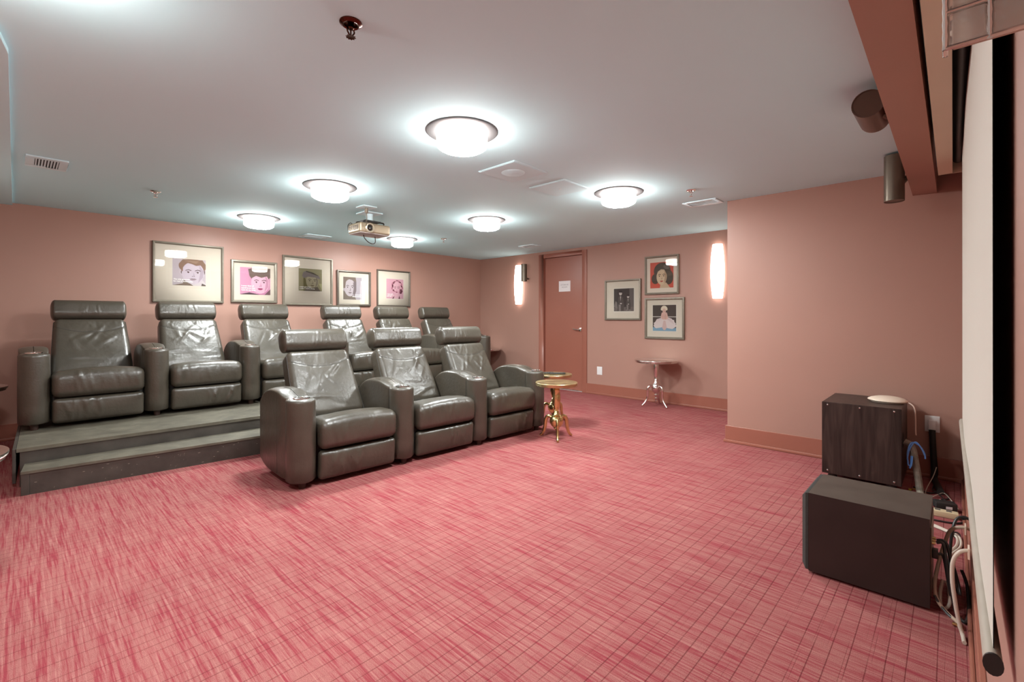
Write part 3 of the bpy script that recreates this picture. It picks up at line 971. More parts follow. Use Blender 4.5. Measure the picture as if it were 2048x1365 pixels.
st = thing('step_box', 'long black wooden step in front of the seating platform', 'step', (0.024, 4.506, 0), -0.0865)
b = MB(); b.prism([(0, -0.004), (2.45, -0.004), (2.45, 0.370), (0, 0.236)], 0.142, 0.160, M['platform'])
for _ in range(16):
    x = rng.uniform(0.03, 1.4); y = rng.uniform(0.0, 0.22); l = rng.uniform(0.005, 0.03)
    b.add([(x, y, 0.1603), (x + l, y, 0.1603), (x + l, y + 0.0015, 0.1603), (x, y + 0.0015, 0.1603)], [(0, 1, 2, 3)], M['scuff'])
b.build('tread', None, st, smooth=0)
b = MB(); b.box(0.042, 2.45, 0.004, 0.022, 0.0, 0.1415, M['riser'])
for _ in range(34):
    x = rng.uniform(0.06, 1.42); z = rng.uniform(0.01, 0.13); l = rng.uniform(0.003, 0.016); a = rng.choice((0.0, 0.0, 1.2)); c, s = math.cos(a), math.sin(a)
    b.add([(x, 0.0037, z), (x + c * l, 0.0037, z + s * l), (x + c * l, 0.0037, z + s * l + 0.002), (x, 0.0037, z + 0.002)], [(0, 1, 2, 3)], M['scuff'])
b.build('riser_board', None, st, smooth=0)
b = MB(); b.box(0.0, 0.041, 0.0, 0.232, 0.0, 0.1415); b.build('end_board', M['riser'], st, bevel=0.002, seg=1)

# ================================================================== PEDESTAL TABLES
def leg_tube(path, wr, n=10):
    return path
def pedestal(root, m, mtop, R, ztop, prof, legpath, angs, topprof, lw):
    b = MB(); b.lathe(topprof, 56, (0, 0, ztop)); b.build('table_top', mtop, root, smooth=30)
    b = MB(); b.lathe(prof, 28); b.build('pedestal_column', m, root, smooth=40)
    lm = None
    for a in angs:
        if lm is None:
            b = MB(); b.tube([(r, 0, z) for r, z in legpath], lw, 12, sm=6)
            lm = b.build('leg', m, root, smooth=50); o = lm
        else:
            o = link(lm, root, (0, 0, 0), 'leg')
        o.rotation_euler = (0, 0, a)
SIL_PROF = [(0.0, 0.030), (0.006, 0.036), (0.013, 0.075), (0.010, 0.085), (0.019, 0.098), (0.020, 0.110), (0.010, 0.122), (0.012, 0.132), (0.029, 0.146), (0.030, 0.156), (0.018, 0.166), (0.022, 0.178), (0.046, 0.196), (0.057, 0.225), (0.058, 0.250), (0.052, 0.268), (0.058, 0.276), (0.056, 0.286), (0.038, 0.305), (0.026, 0.335), (0.024, 0.350), (0.028, 0.356), (0.024, 0.364), (0.026, 0.40), (0.035, 0.50), (0.037, 0.535), (0.033, 0.565), (0.040, 0.575), (0.070, 0.583), (0.0, 0.584)]
SIL_LEG = [(0.040, 0.255), (0.070, 0.272), (0.098, 0.262), (0.112, 0.225), (0.112, 0.165), (0.118, 0.105), (0.145, 0.055), (0.178, 0.020), (0.196, 0.013)]
SIL_TOP = [(0.0, -0.036), (0.262, -0.036), (0.272, -0.031), (0.272, -0.026), (0.268, -0.024), (0.278, -0.020), (0.281, -0.014), (0.277, -0.010), (0.283, -0.006), (0.282, 0.0), (0.270, 0.001), (0.262, -0.002), (0.0, -0.002)]
def lw_s(t): return (0.012 + 0.010 * math.sin(PI * min(1, t * 1.1)) * (1 - t) + 0.002 * t, 0.013 + 0.004 * (1 - t))
tb = thing('pedestal_table', 'round silver metal pedestal table under the three framed prints', 'side table', (5.868, 2.885, 0), 0, 'silver pedestal tables')
pedestal(tb, M['silver'], M['silver'], 0.283, 0.622, SIL_PROF, SIL_LEG, [math.radians(v) for v in (132, 252, 12)], SIL_TOP, lw_s)
for loc, rz, lab in (((5.865, 6.20, 0), 0.6, 'round silver pedestal table in the back corner behind the recliners'),
                     ((-0.300, 2.96, 0), 0.3, 'round silver pedestal table cut off by the left edge, in front of the step'),
                     ((-0.322, 5.74, 0), 0.9, 'round silver pedestal table cut off by the left edge, beside the platform')):
    copy_tree(tb, loc, rz, lab)
BR_PROF = [(0.0, 0.080), (0.018, 0.082), (0.030, 0.098), (0.026, 0.106), (0.048, 0.120), (0.064, 0.150), (0.068, 0.175), (0.062, 0.200), (0.046, 0.216), (0.050, 0.222), (0.034, 0.236), (0.026, 0.258), (0.021, 0.268), (0.025, 0.274), (0.020, 0.280), (0.024, 0.292), (0.036, 0.325), (0.040, 0.365), (0.038, 0.42), (0.031, 0.468), (0.035, 0.476), (0.029, 0.484), (0.036, 0.494), (0.028, 0.503), (0.060, 0.514), (0.0, 0.515)]
BR_LEG = [(0.045, 0.195), (0.082, 0.208), (0.108, 0.194), (0.121, 0.158), (0.126, 0.110), (0.140, 0.058), (0.160, 0.022), (0.180, 0.010)]
BR_TOP = [(0.0, -0.034), (0.196, -0.034), (0.204, -0.030), (0.206, -0.004), (0.203, 0.0), (0.0, 0.001)]
def lw_b(t): return (0.013 + 0.003 * (1 - t), 0.011 + 0.009 * math.sin(PI * min(1, 0.15 + t * 0.9)))
tg = thing('pedestal_table', 'small round brass pedestal table, the nearer of two by the front row', 'side table', (3.655, 2.842, 0), 0, 'brass pedestal tables')
pedestal(tg, M['brass'], M['brasstop'], 0.206, 0.552, BR_PROF, BR_LEG, [math.radians(v) for v in (222, 342, 102)], BR_TOP, lw_b)
copy_tree(tg, (4.175, 3.285, 0), math.radians(12), 'small round brass pedestal table with remote controls on it, behind the nearer one')
# remotes on the rear brass table
def remote(label, loc, rz, L, W):
    t = thing('remote_control', label, 'remote control', loc, rz)
    b = MB(); b.rbox(L / 2, W / 2, 0.008, 0.007, (4, 3, 1), c=(0, 0, 0.008)); b.build('case', M['plastic'], t)
    for i in range(5):
        for j in range(3):
            q = MB(); q.lathe([(0.0, 0.0155), (0.004, 0.0155), (0.0035, 0.018), (0.0, 0.018)], 8, (-L * 0.35 + i * L * 0.15, (j - 1) * W * 0.28, 0)); q.build('button', M['frame'], t)
remote('long black remote control lying at the back of the brass table', (4.10, 3.36, 0.553), -0.75, 0.21, 0.05)
remote('black remote control lying at the front of the brass table', (4.17, 3.23, 0.553), -0.70, 0.18, 0.045)

# ================================================================== FRAMED PICTURES
pm_cache = {}
def pcol(c):
    g = sum(c) / 3
    c = tuple(0.70 * (v * 0.85 + g * 0.15) * t for v, t in zip(c, (1.03, 0.98, 0.94)))
    k = tuple(round(v, 3) for v in c)
    if k not in pm_cache: pm_cache[k] = mat('print ink %d' % len(pm_cache), c, 0.75, spec=0.2)
    return pm_cache[k]
def clip(pts, w, h):
    def cut(P, ax, lim, sgn):
        out = []
        for i in range(len(P)):
            a, c = P[i], P[(i + 1) % len(P)]
            ia = (a[ax] - lim) * sgn <= 0; ic = (c[ax] - lim) * sgn <= 0
            if ia: out.append(a)
            if ia != ic:
                t = (lim - a[ax]) / (c[ax] - a[ax])
                out.append((a[0] + (c[0] - a[0]) * t, a[1] + (c[1] - a[1]) * t))
        return out
    for ax, lim, sg in ((0, w / 2, 1), (0, -w / 2, -1), (1, h / 2, 1), (1, -h / 2, -1)):
        pts = cut(pts, ax, lim, sg)
        if len(pts) < 3: return []
    return pts
class Print:
    """flat layered picture in local x/z, centre at origin; unit = print width/height 1"""
    def __init__(s, w, h, bg):
        s.w, s.h = w, h; s.b = MB(); s.k = 0
        s.poly([(-.5, -.5), (.5, -.5), (.5, .5), (-.5, .5)], bg)
    def poly(s, pts, c):
        P = clip([(p[0] * s.w, p[1] * s.h) for p in pts], s.w, s.h)
        if len(P) < 3: return
        y = -0.00012 * s.k; s.k += 1
        s.b.add([(p[0], y, p[1]) for p in P], [tuple(range(len(P)))], pcol(c))
    def ell(s, cx, cy, rx, ry, c, rot=0, a0=0, a1=2 * PI, n=26):
        pts = []
        for i in range(n + (0 if a1 - a0 > 6.2 else 1)):
            a = a0 + (a1 - a0) * i / n
            x, y = rx * math.cos(a), ry * math.sin(a)
            pts.append((cx + x * math.cos(rot) - y * math.sin(rot), cy + x * math.sin(rot) + y * math.cos(rot)))
        s.poly(pts, c)
def face(p, cx, cy, sx, sy, skin, shade, dark, lip, lid=False):
    """plain generic face: oval, cheek shade, brows, eyes, nose, mouth"""
    p.ell(cx, cy, sx, sy, skin)
    p.poly([(cx + sx * .55, cy + sy * .75), (cx + sx * .93, cy + sy * .25), (cx + sx * .9, cy - sy * .35), (cx + sx * .45, cy - sy * .88), (cx + sx * .62, cy - sy * .1)], shade)
    for s in (-1, 1):
        ex = cx + s * sx * .42
        p.poly([(ex - sx * .27, cy + sy * .23), (ex, cy + sy * .33), (ex + sx * .27, cy + sy * .25), (ex + sx * .25, cy + sy * .19), (ex, cy + sy * .26), (ex - sx * .25, cy + sy * .18)], dark)
        p.ell(ex, cy + sy * .06, sx * .21, sy * .075, tuple(min(1, v * 1.15) for v in skin))
        p.ell(ex, cy + sy * .06, sx * .09, sy * .075, dark)
        p.poly([(ex - sx * .24, cy + sy * .06), (ex - sx * .05, cy + sy * .145), (ex + sx * .24, cy + sy * .08), (ex + sx * .05, cy + sy * .105)], dark)
    p.poly([(cx + sx * .04, cy + sy * .1), (cx + sx * .15, cy - sy * .28), (cx + sx * .02, cy - sy * .33), (cx - sx * .14, cy - sy * .29), (cx + sx * .02, cy - sy * .25)], shade)
    p.ell(cx - sx * .07, cy - sy * .30, sx * .05, sy * .022, dark); p.ell(cx + sx * .10, cy - sy * .30, sx * .05, sy * .022, dark)
    p.poly([(cx - sx * .34, cy - sy * .54), (cx - sx * .1, cy - sy * .47), (cx, cy - sy * .49), (cx + sx * .1, cy - sy * .47), (cx + sx * .34, cy - sy * .54), (cx + sx * .12, cy - sy * .66), (cx - sx * .12, cy - sy * .66)], lip)
    p.poly([(cx - sx * .34, cy - sy * .54), (cx, cy - sy * .55), (cx + sx * .34, cy - sy * .54), (cx, cy - sy * .57)], dark)

def picture(label, loc, rz, W, Hh, pw, ph, px, pz, prt, fw, fm, double=False, cap=None, group=None):
    """loc = centre of the frame's lower edge on the wall; print centre offset px, pz from frame centre"""
    r = thing('framed_picture', label, 'picture', loc, rz, group)
    hx = W / 2; D = 0.032
    b = MB()
    # moulding: mitred ring with an inner lip
    def ringv(ox, oz0, oz1, y): return [(-ox, y, oz0), (ox, y, oz0), (ox, y, oz1), (-ox, y, oz1)]
    R = [ringv(hx, 0, Hh, -0.002), ringv(hx, 0, Hh, -D + 0.004), ringv(hx - 0.004, 0.004, Hh - 0.004, -D), ringv(hx - fw * .55, fw * .55, Hh - fw * .55, -D - 0.002),
         ringv(hx - fw + 0.003, fw - 0.003, Hh - fw + 0.003, -D + 0.004), ringv(hx - fw, fw, Hh - fw, -D + 0.010), ringv(hx - fw, fw, Hh - fw, -0.002)]
    V = [p for q in R for p in q]; F = []
    for k in range(len(R) - 1):
        for i in range(4):
            F.append((k * 4 + i, k * 4 + (i + 1) % 4, (k + 1) * 4 + (i + 1) % 4, (k + 1) * 4 + i))
    b.add(V, F); b.build('frame', fm, r, smooth=20)
    zc = Hh / 2 + pz
    b = MB()
    x0, x1, z0, z1 = -hx + fw * .7, hx - fw * .7, fw * .7, Hh - fw * .7
    b.box(x0, x1, -0.012, -0.003, z0, z1, M['matboard'])
    if double:
        e = 0.05
        for (ax, bx, az, bz) in ((px - pw / 2 - e, px + pw / 2 + e, zc + ph / 2 + e, zc + ph / 2 + e + .003), (px - pw / 2 - e, px + pw / 2 + e, zc - ph / 2 - e - .003, zc - ph / 2 - e), (px - pw / 2 - e - .003, px - pw / 2 - e, zc - ph / 2 - e, zc + ph / 2 + e), (px + pw / 2 + e, px + pw / 2 + e + .003, zc - ph / 2 - e, zc + ph / 2 + e)):
            b.box(ax, bx, -0.0124, -0.0119, az, bz, M['matline'])
    b.box(px - pw / 2 - .003, px + pw / 2 + .003, -0.0126, -0.0119, zc - ph / 2 - .003, zc + ph / 2 + .003, M['matline'])
    b.build('mat_board', None, r, smooth=0)
    o = prt.b.build('print', None, r, smooth=0)
    o.location = (px, -0.0129, zc)
    if cap:
        lines, size, tx, tz, al = cap
        lettering(lines, size, M['whiteink'], o, tx * pw, tz * ph, -0.0042, bold=size * 0.028, align=al, name='caption', leading=size * 1.12)
    b = MB(); b.add([(x0, -0.0185, z0), (x1, -0.0185, z0), (x1, -0.0185, z1), (x0, -0.0185, z1)], [(0, 1, 2, 3)])
    b.build('glass', M['glass'], r, smooth=0)
    return r
GB = 'framed portraits on the back wall'; GD = 'framed prints on the door wall'
# 1: large, man with brown hair, lilac tones
p = Print(0.335, 0.315, (0.53, 0.47, 0.52))
hair = (0.30, 0.18, 0.12); dk = (0.15, 0.10, 0.10); sk = (0.60, 0.53, 0.62)
p.poly([(-.18, -.5), (-.12, -.22), (.36, -.22), (.5, -.42), (.5, -.5)], (0.62, 0.57, 0.60))
p.poly([(-.5, -.5), (-.2, -.42), (-.16, -.28), (.12, -.5)], (0.22, 0.16, 0.12))
p.poly([(.36, -.5), (.38, -.40), (.5, -.46), (.5, -.5)], (0.12, 0.09, 0.08))
p.ell(-.24, .02, .06, .11, (0.58, 0.51, 0.56)); p.ell(-.23, .0, .025, .06, dk)
p.ell(.44, .03, .035, .09, dk)
p.ell(.10, .24, .42, .28, hair)
face(p, .11, -.02, .34, .42, sk, (0.47, 0.40, 0.48), dk, (0.36, 0.28, 0.32))
p.poly([(-.32, .30), (-.2, .48), (.4, .49), (.5, .3), (.45, .12), (.36, .30), (.2, .26), (.08, .32), (-.1, .36), (-.19, .22), (-.2, .02), (-.28, .12)], hair)
p.poly([(-.2, .44), (.3, .45), (.2, .34), (0, .40)], (0.38, 0.25, 0.17))
picture('large framed portrait of a brown-haired man in lilac tones on the back wall', (1.4235, YB, 1.365), 0, 0.713, 0.70, 0.335, 0.30, 0.0, 0.01, p, 0.026, M['frame'], True,
        (['The only greatness', 'for man is immortality.'], 0.021, -.47, -.31, 'LEFT'), GB)
# 2: pink print, woman with a fringe
p = Print(0.365, 0.35, (0.64, 0.30, 0.47))
hr = (0.20, 0.14, 0.12); dk = (0.14, 0.07, 0.10)
p.ell(.16, .30, .36, .34, hr)
p.poly([(.05, -.5), (.12, -.3), (.42, -.3), (.5, -.5)], (0.60, 0.22, 0.42))
face(p, .16, -.06, .30, .40, (0.78, 0.46, 0.60), (0.60, 0.29, 0.43), dk, (0.42, 0.05, 0.18))
p.poly([(-.24, .44), (.1, .52), (.5, .5), (.5, .14), (.38, .20), (.2, .14), (.02, .20), (-.14, .10), (-.2, .2)], hr)
p.poly([(-.5, -.5), (-.2, -.42), (.14, -.5)], (0.10, 0.06, 0.08)); p.poly([(.3, -.5), (.5, -.28), (.5, -.5)], (0.20, 0.10, 0.12))
picture('framed portrait of a fringed woman on a pink ground, second from left', (2.139, YB, 1.379), 0, 0.552, 0.543, 0.365, 0.345, 0.01, 0.01, p, 0.034, M['frame'], False,
        (['I never think of', 'myself as an icon.', 'I just do my thing'], 0.0235, -.46, -.21, 'LEFT'), GB)
# 3: olive print, man in a slanted cap
p = Print(0.33, 0.315, (0.30, 0.28, 0.15))
ol = (0.38, 0.36, 0.20); dk = (0.09, 0.08, 0.05)
p.poly([(-.3, -.5), (-.3, .2), (-.24, .1), (-.1, -.3), (-.1, -.5)], (0.16, 0.15, 0.05))
p.poly([(.36, -.15), (.5, -.15), (.5, -.45)], (0.42, 0.42, 0.20))
face(p, .08, -.06, .27, .34, (0.40, 0.37, 0.24), (0.24, 0.21, 0.15), dk, (0.22, 0.18, 0.10))
p.poly([(-.36, .18), (-.30, .34), (-.18, .40), (.1, .33), (.36, .2), (.46, .02), (.38, .06), (.2, .12), (-.1, .14), (-.2, .10), (-.28, .06)], (0.22, 0.19, 0.19))
p.poly([(-.18, .40), (.1, .34), (.36, .2), (.30, .20), (0, .30), (-.2, .35)], dk)
p.poly([(-.26, -.5), (-.14, -.3), (.05, -.36), (.3, -.3), (.44, -.5)], (0.14, 0.12, 0.09))
picture('tall framed portrait of a man in a cap on olive ground, middle of the five', (2.838, YB, 1.359), 0, 0.704, 0.681, 0.33, 0.32, 0.03, 0.02, p, 0.026, M['frame'], True,
        (["a man's got to have", 'a code, a creed to live by.'], 0.0205, -.46, -.34, 'LEFT'), GB)
# 4: grey lilac print, man looking down
p = Print(0.30, 0.34, (0.43, 0.39, 0.44))
gl = (0.52, 0.47, 0.51); dk = (0.14, 0.11, 0.11)
p.poly([(-.5, -.5), (-.5, -.1), (-.2, -.24), (.12, -.36), (.2, -.5)], (0.22, 0.18, 0.15))
p.ell(-.14, .22, .34, .28, (0.24, 0.19, 0.15))
face(p, -.14, .02, .30, .38, gl, (0.24, 0.20, 0.22), dk, (0.28, 0.22, 0.24))
p.poly([(-.5, .5), (.16, .5), (.2, .3), (.1, .36), (-.1, .38), (-.28, .44), (-.36, .3), (-.4, .0), (-.5, .0)], (0.22, 0.17, 0.14))
p.poly([(.05, .34), (.2, .3), (.2, -.1), (.08, -.4), (.04, -.2), (.1, .05)], (0.20, 0.16, 0.17))
picture('framed portrait of a man in grey tones, second from the right', (3.5325, YB, 1.362), 0, 0.547, 0.531, 0.33, 0.345, -0.025, 0.0, p, 0.030, M['framedark'], False,
        (['I, someone', 'who to meet it,'], 0.023, .42, -.30, 'RIGHT'), GB)
# 5: pink two-tone print, curly hair
p = Print(0.32, 0.32, (0.66, 0.36, 0.46))
pk = (0.72, 0.42, 0.50); dk = (0.13, 0.025, 0.05)
p.ell(.12, .12, .36, .36, (0.70, 0.38, 0.46))
p.poly([(-.16, -.5), (-.02, -.28), (.2, -.28), (.34, -.5)], pk)
face(p, .10, .02, .22, .32, pk, (0.58, 0.26, 0.35), dk, (0.32, 0.06, 0.13))
rg2 = random.Random(3)
for k in range(15):
    a = -0.9 + 5.0 * k / 14
    p.ell(.12 + .30 * math.cos(a) * rg2.uniform(.85, 1.1), .10 + .30 * math.sin(a) * rg2.uniform(.9, 1.08), rg2.uniform(.02, .045), rg2.uniform(.05, .10), dk if k % 2 else (0.45, 0.16, 0.24), a + rg2.uniform(-.5, .5))
p.poly([(.26, -.24), (.34, -.02), (.46, -.08), (.38, -.24)], dk)
p.poly([(-.18, -.5), (-.04, -.36), (-.08, -.5)], dk); p.poly([(.2, -.5), (.24, -.34), (.3, -.5)], dk)
picture('framed two-tone pink portrait of a curly-haired woman, rightmost on the back wall', (4.228, YB, 1.366), 0, 0.618, 0.585, 0.33, 0.325, 0.02, -0.005, p, 0.022, M['framedark'], False,
        (['I restore myself', 'a career is born in', 'public. talent'], 0.0165, -.45, -.28, 'LEFT'), GB)
# door wall A: dark photograph, two seated figures
p = Print(0.33, 0.335, (0.075, 0.062, 0.060))
p.poly([(-.5, -.5), (-.5, -.34), (.5, -.30), (.5, -.5)], (0.20, 0.17, 0.16)); p.poly([(.28, -.3), (.28, .5), (.5, .5), (.5, -.3)], (0.16, 0.14, 0.135))
p.poly([(-.5, -.3), (-.42, -.05), (-.34, -.1), (-.3, -.4)], (0.24, 0.21, 0.2))
for (cx, top, s) in ((-.16, .30, 1.0), (.22, .14, .72)):
    p.poly([(cx - .13 * s, top - .50 * s), (cx - .12 * s, top - .18 * s), (cx, top - .10 * s), (cx + .13 * s, top - .2 * s), (cx + .18 * s, top - .52 * s), (cx + .16 * s, top - .8 * s), (cx + .04 * s, top - .8 * s), (cx, top - .6 * s), (cx - .06 * s, top - .8 * s), (cx - .16 * s, top - .8 * s)], (0.11, 0.095, 0.09))
    p.poly([(cx - .1 * s, top - .5 * s), (cx + .02 * s, top - .52 * s), (cx, top - .8 * s), (cx - .09 * s, top - .8 * s)], (0.27, 0.24, 0.23))
    p.ell(cx, top, .075 * s, .10 * s, (0.62, 0.57, 0.54))
    p.poly([(cx - .08 * s, top + .03 * s), (cx - .07 * s, top + .10 * s), (cx + .07 * s, top + .11 * s), (cx + .085 * s, top + .02 * s)], (0.04, 0.03, 0.03))
    p.ell(cx - .03 * s, top, .013 * s, .010 * s, (0.05, 0.04, 0.04)); p.ell(cx + .03 * s, top, .013 * s, .010 * s, (0.05, 0.04, 0.04))
    p.poly([(cx - .025 * s, top - .14 * s), (cx + .03 * s, top - .14 * s), (cx, top - .36 * s)], (0.5, 0.46, 0.43))
    p.ell(cx + .02 * s, top - .46 * s, .05 * s, .03 * s, (0.55, 0.5, 0.47)); p.ell(cx - .10 * s, top - .82 * s, .07 * s, .03 * s, (0.3, 0.27, 0.26)); p.ell(cx + .12 * s, top - .82 * s, .07 * s, .03 * s, (0.3, 0.27, 0.26))
picture('framed black and white photograph of two seated figures, left of the trio', (XD, 3.5505, 1.147), -PI / 2, 0.597, 0.599, 0.345, 0.36, 0.02, 0.0, p, 0.026, M['frame'], False, None, GD)
# door wall B: red ground, dark-haired face
p = Print(0.34, 0.36, (0.66, 0.10, 0.055))
hr = (0.105, 0.085, 0.065); dk = (0.06, 0.04, 0.035)
p.ell(.02, .16, .36, .32, hr); p.ell(-.27, -.14, .17, .20, hr); p.ell(.30, -.10, .19, .28, hr)
p.poly([(-.08, -.5), (-.04, -.3), (.2, -.3), (.36, -.5)], (0.62, 0.49, 0.32))
face(p, .0, -.06, .22, .32, (0.68, 0.55, 0.36), (0.46, 0.33, 0.20), dk, (0.52, 0.10, 0.08))
p.poly([(-.28, .16), (-.1, .42), (.2, .44), (.36, .2), (.28, -.16), (.2, .05), (.12, .2), (-.02, .22), (-.16, .14), (-.24, -.06)], hr)
p.ell(.2, .30, .13, .08, (0.17, 0.15, 0.13), -0.4)
picture('framed print of a dark-haired woman on a red ground, top of the trio', (XD, 2.941, 1.508), -PI / 2, 0.498, 0.537, 0.335, 0.36, 0.0, 0.0, p, 0.026, M['frame'], False, None, GD)
# door wall C: white skirt on dark ground, blue floor
p = Print(0.34, 0.36, (0.100, 0.078, 0.070))
p.poly([(-.5, -.5), (-.5, -.36), (.5, -.38), (.5, -.5)], (0.22, 0.42, 0.58))
p.poly([(-.5, .04), (.5, .03), (.5, .055), (-.5, .065)], (0.72, 0.68, 0.64))
rg3 = random.Random(8)
sk = []
for k in range(27):
    a = PI * 1.06 * k / 26 - 0.1
    rr = 1 + rg3.uniform(-.05, .05)
    sk.append((.02 + .48 * rr * math.cos(a), -.30 + .34 * rr * math.sin(a)))
p.poly(sk + [(-.36, -.40), (-.1, -.36), (.1, -.38), (.34, -.42)], (0.74, 0.66, 0.66))
for k in range(14):
    a = 0.2 + 2.7 * k / 13
    p.poly([(.0, .02), (.02 + .40 * math.cos(a), -.30 + .30 * math.sin(a)), (.02 + .42 * math.cos(a + .05), -.30 + .31 * math.sin(a + .05))], (0.62, 0.52, 0.53))
p.poly([(-.09, -.36), (-.03, -.1), (.05, -.1), (.11, -.36), (.05, -.46), (-.03, -.46)], (0.68, 0.50, 0.47))
p.poly([(-.15, .02), (-.11, .20), (.0, .25), (.12, .20), (.17, .0), (.1, -.06), (-.06, -.06)], (0.74, 0.49, 0.42))
p.ell(-.06, .06, .05, .10, (0.70, 0.44, 0.37)); p.ell(.05, .05, .05, .10, (0.66, 0.42, 0.35))
p.ell(.0, .30, .075, .10, (0.76, 0.53, 0.45))
for k in range(9):
    a = 0.1 + PI * 0.94 * k / 8
    p.ell(.0 + .10 * math.cos(a), .33 + .095 * math.sin(a), .045, .05, (0.80, 0.73, 0.58))
p.ell(-.03, .30, .012, .009, (0.1, 0.06, 0.05)); p.ell(.03, .30, .012, .009, (0.1, 0.06, 0.05)); p.ell(.0, .245, .022, .012, (0.5, 0.1, 0.1))
picture('framed print of a seated figure in a wide white skirt, bottom of the trio', (XD, 2.903, 0.888), -PI / 2, 0.574, 0.573, 0.355, 0.365, 0.0, 0.005, p, 0.030, M['frame'], False, None, GD)

# ================================================================== SWITCH PLATE AND OUTLET
sp = thing('blank_wall_plate', 'white blank wall plate low on the wall right of the door', 'wall plate', (XD, 3.952, 0.368), -PI / 2)
b = MB(); b.box(-0.047, 0.047, -0.007, 0, -0.063, 0.063); b.build('plate', M['plate_white'], sp, bevel=0.003)
b = MB(); b.lathe([(0.0, -0.0085), (0.004, -0.0085), (0.004, -0.006)], 10, (0, 0, 0.048), axis='Y', cap=False); b.build('screw', M['plate_white'], sp)
ot = thing('wall_outlet', 'white wall outlet with a thick dark cord plugged in, right of the black cabinet', 'outlet', (XR, 0.112, 0.398), -PI / 2)
b = MB(); b.box(-0.042, 0.042, -0.006, 0, -0.06, 0.06); b.build('plate', M['plate_white'], ot, bevel=0.003)
b = MB(); b.box(-0.022, 0.020, -0.035, -0.006, -0.040, 0.030); b.build('adapter', M['plate_white'], ot, bevel=0.004)
pc = MB(); pc.tube([(XR - 0.030, 0.112, 0.357), (XR - 0.036, 0.110, 0.30), (XR - 0.045, 0.105, 0.18), (XR - 0.055, 0.098, 0.06), (XR - 0.09, 0.10, 0.02), (XR - 0.25, 0.08, 0.017), (XR - 0.42, 0.06, 0.020)], 0.0195, 12)
tag(pc.build('electrical_conduit', M['black']), 'thick black cord hanging from the white outlet to the floor', 'cable')

# ================================================================== SUBWOOFER BOXES
sb = thing('subwoofer', 'low black subwoofer box lying nearest the camera at right', 'speaker', (2.53, 0.29, 0))
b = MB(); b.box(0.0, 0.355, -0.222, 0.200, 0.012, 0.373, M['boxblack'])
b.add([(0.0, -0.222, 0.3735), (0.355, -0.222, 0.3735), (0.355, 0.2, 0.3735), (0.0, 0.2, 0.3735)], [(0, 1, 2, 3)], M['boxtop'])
b.build('cabinet', None, sb, bevel=0.0, smooth=0)
V = [(0.002, 0.201, 0.016), (0.353, 0.201, 0.016), (0.353, 0.201, 0.371), (0.002, 0.201, 0.371), (0.002, 0.212, 0.016), (0.353, 0.212, 0.016), (0.353, 0.212, 0.371), (0.002, 0.212, 0.371), (0.022, 0.228, 0.036), (0.333, 0.228, 0.036), (0.333, 0.228, 0.351), (0.022, 0.228, 0.351)]
F = [(0, 1, 2, 3)] + [(i, (i + 1) % 4, 4 + (i + 1) % 4, 4 + i) for i in range(4)] + [(4 + i, 4 + (i + 1) % 4, 8 + (i + 1) % 4, 8 + i) for i in range(4)] + [(8, 9, 10, 11)]
b = MB(); b.add(V, F); b.build('grille', M['grille'], sb, smooth=0)
b = MB(); b.box(0.03, 0.325, -0.2265, -0.2222, 0.05, 0.33); b.build('back_panel', M['bronzegrey'], sb, bevel=0.001, seg=1)
b = MB(); b.box(0.05, 0.085, -0.246, -0.2266, 0.20, 0.235); b.build('power_plug', M['plastic'], sb, bevel=0.003)
for k in range(3):
    b = MB(); b.lathe([(0.0, -0.238), (0.006, -0.238), (0.006, -0.2266), (0.0, -0.2266)], 12, (0.055 + 0.03 * k, 0, 0.262), axis='Y'); b.build('socket', M['brass'], sb)
for (x, y) in ((0.04, -0.18), (0.31, -0.18), (0.04, 0.16), (0.31, 0.16)):
    b = MB(); b.lathe([(0.0, 0.0), (0.018, 0.0), (0.018, 0.0118), (0.0, 0.0118)], 14, (x, y, 0)); b.build('foot', M['plastic'], sb)
sb2 = thing('subwoofer', 'taller black wood-grain subwoofer cabinet against the right wall', 'speaker', (4.09, 0.48, 0))
b = MB(); b.box(0.0, 0.535, -0.228, 0.226, 0.045, 0.568); b.build('cabinet', M['woodblack'], sb2, bevel=0.003, seg=1)
for (y, z) in ((0.19, 0.548), (0.0, 0.548), (-0.19, 0.548), (0.19, 0.068), (0.0, 0.068), (-0.19, 0.068)):
    b = MB(); b.lathe([(0.0, -0.006), (0.004, -0.005), (0.0075, 0.0)], 12, (0, y, z), axis='X', cap=False); b.build('screw', M['chrome'], sb2)
b = MB(); b.lathe([(0.0, -0.2295), (0.055, -0.2295), (0.05, -0.2285)], 24, (0.12, 0, 0.34), axis='Y', cap=False); b.build('port', M['black'], sb2)
for (x, y) in ((0.06, -0.17), (0.47, -0.17), (0.06, 0.17), (0.47, 0.17)):
    b = MB(); b.lathe([(0.0, 0.0), (0.028, 0.0), (0.03, 0.02), (0.022, 0.0448), (0.0, 0.0448)], 16, (x, y, 0)); b.build('foot', M['plastic'], sb2)
# white dome on the cabinet
rd = thing('wireless_dome', 'round white dome device on top of the tall subwoofer cabinet', 'network device', (4.40, 0.350, 0.569))
b = MB(); b.lathe([(0.0, 0.0), (0.10, 0.0), (0.104, 0.005), (0.112, 0.010), (0.119, 0.0135), (0.117, 0.017), (0.10, 0.027), (0.07, 0.036), (0.035, 0.041), (0.0, 0.042)], 48); b.build('shell', M['cream'], rd)
b = MB(); b.tube([(-0.02, -0.095, 0.006), (-0.03, -0.125, 0.006), (-0.04, -0.150, -0.02), (-0.045, -0.157, -0.09), (-0.05, -0.158, -0.18), (-0.05, -0.16, -0.21)], 0.0045, 8); b.build('cord', M['pinkwhite'], rd)

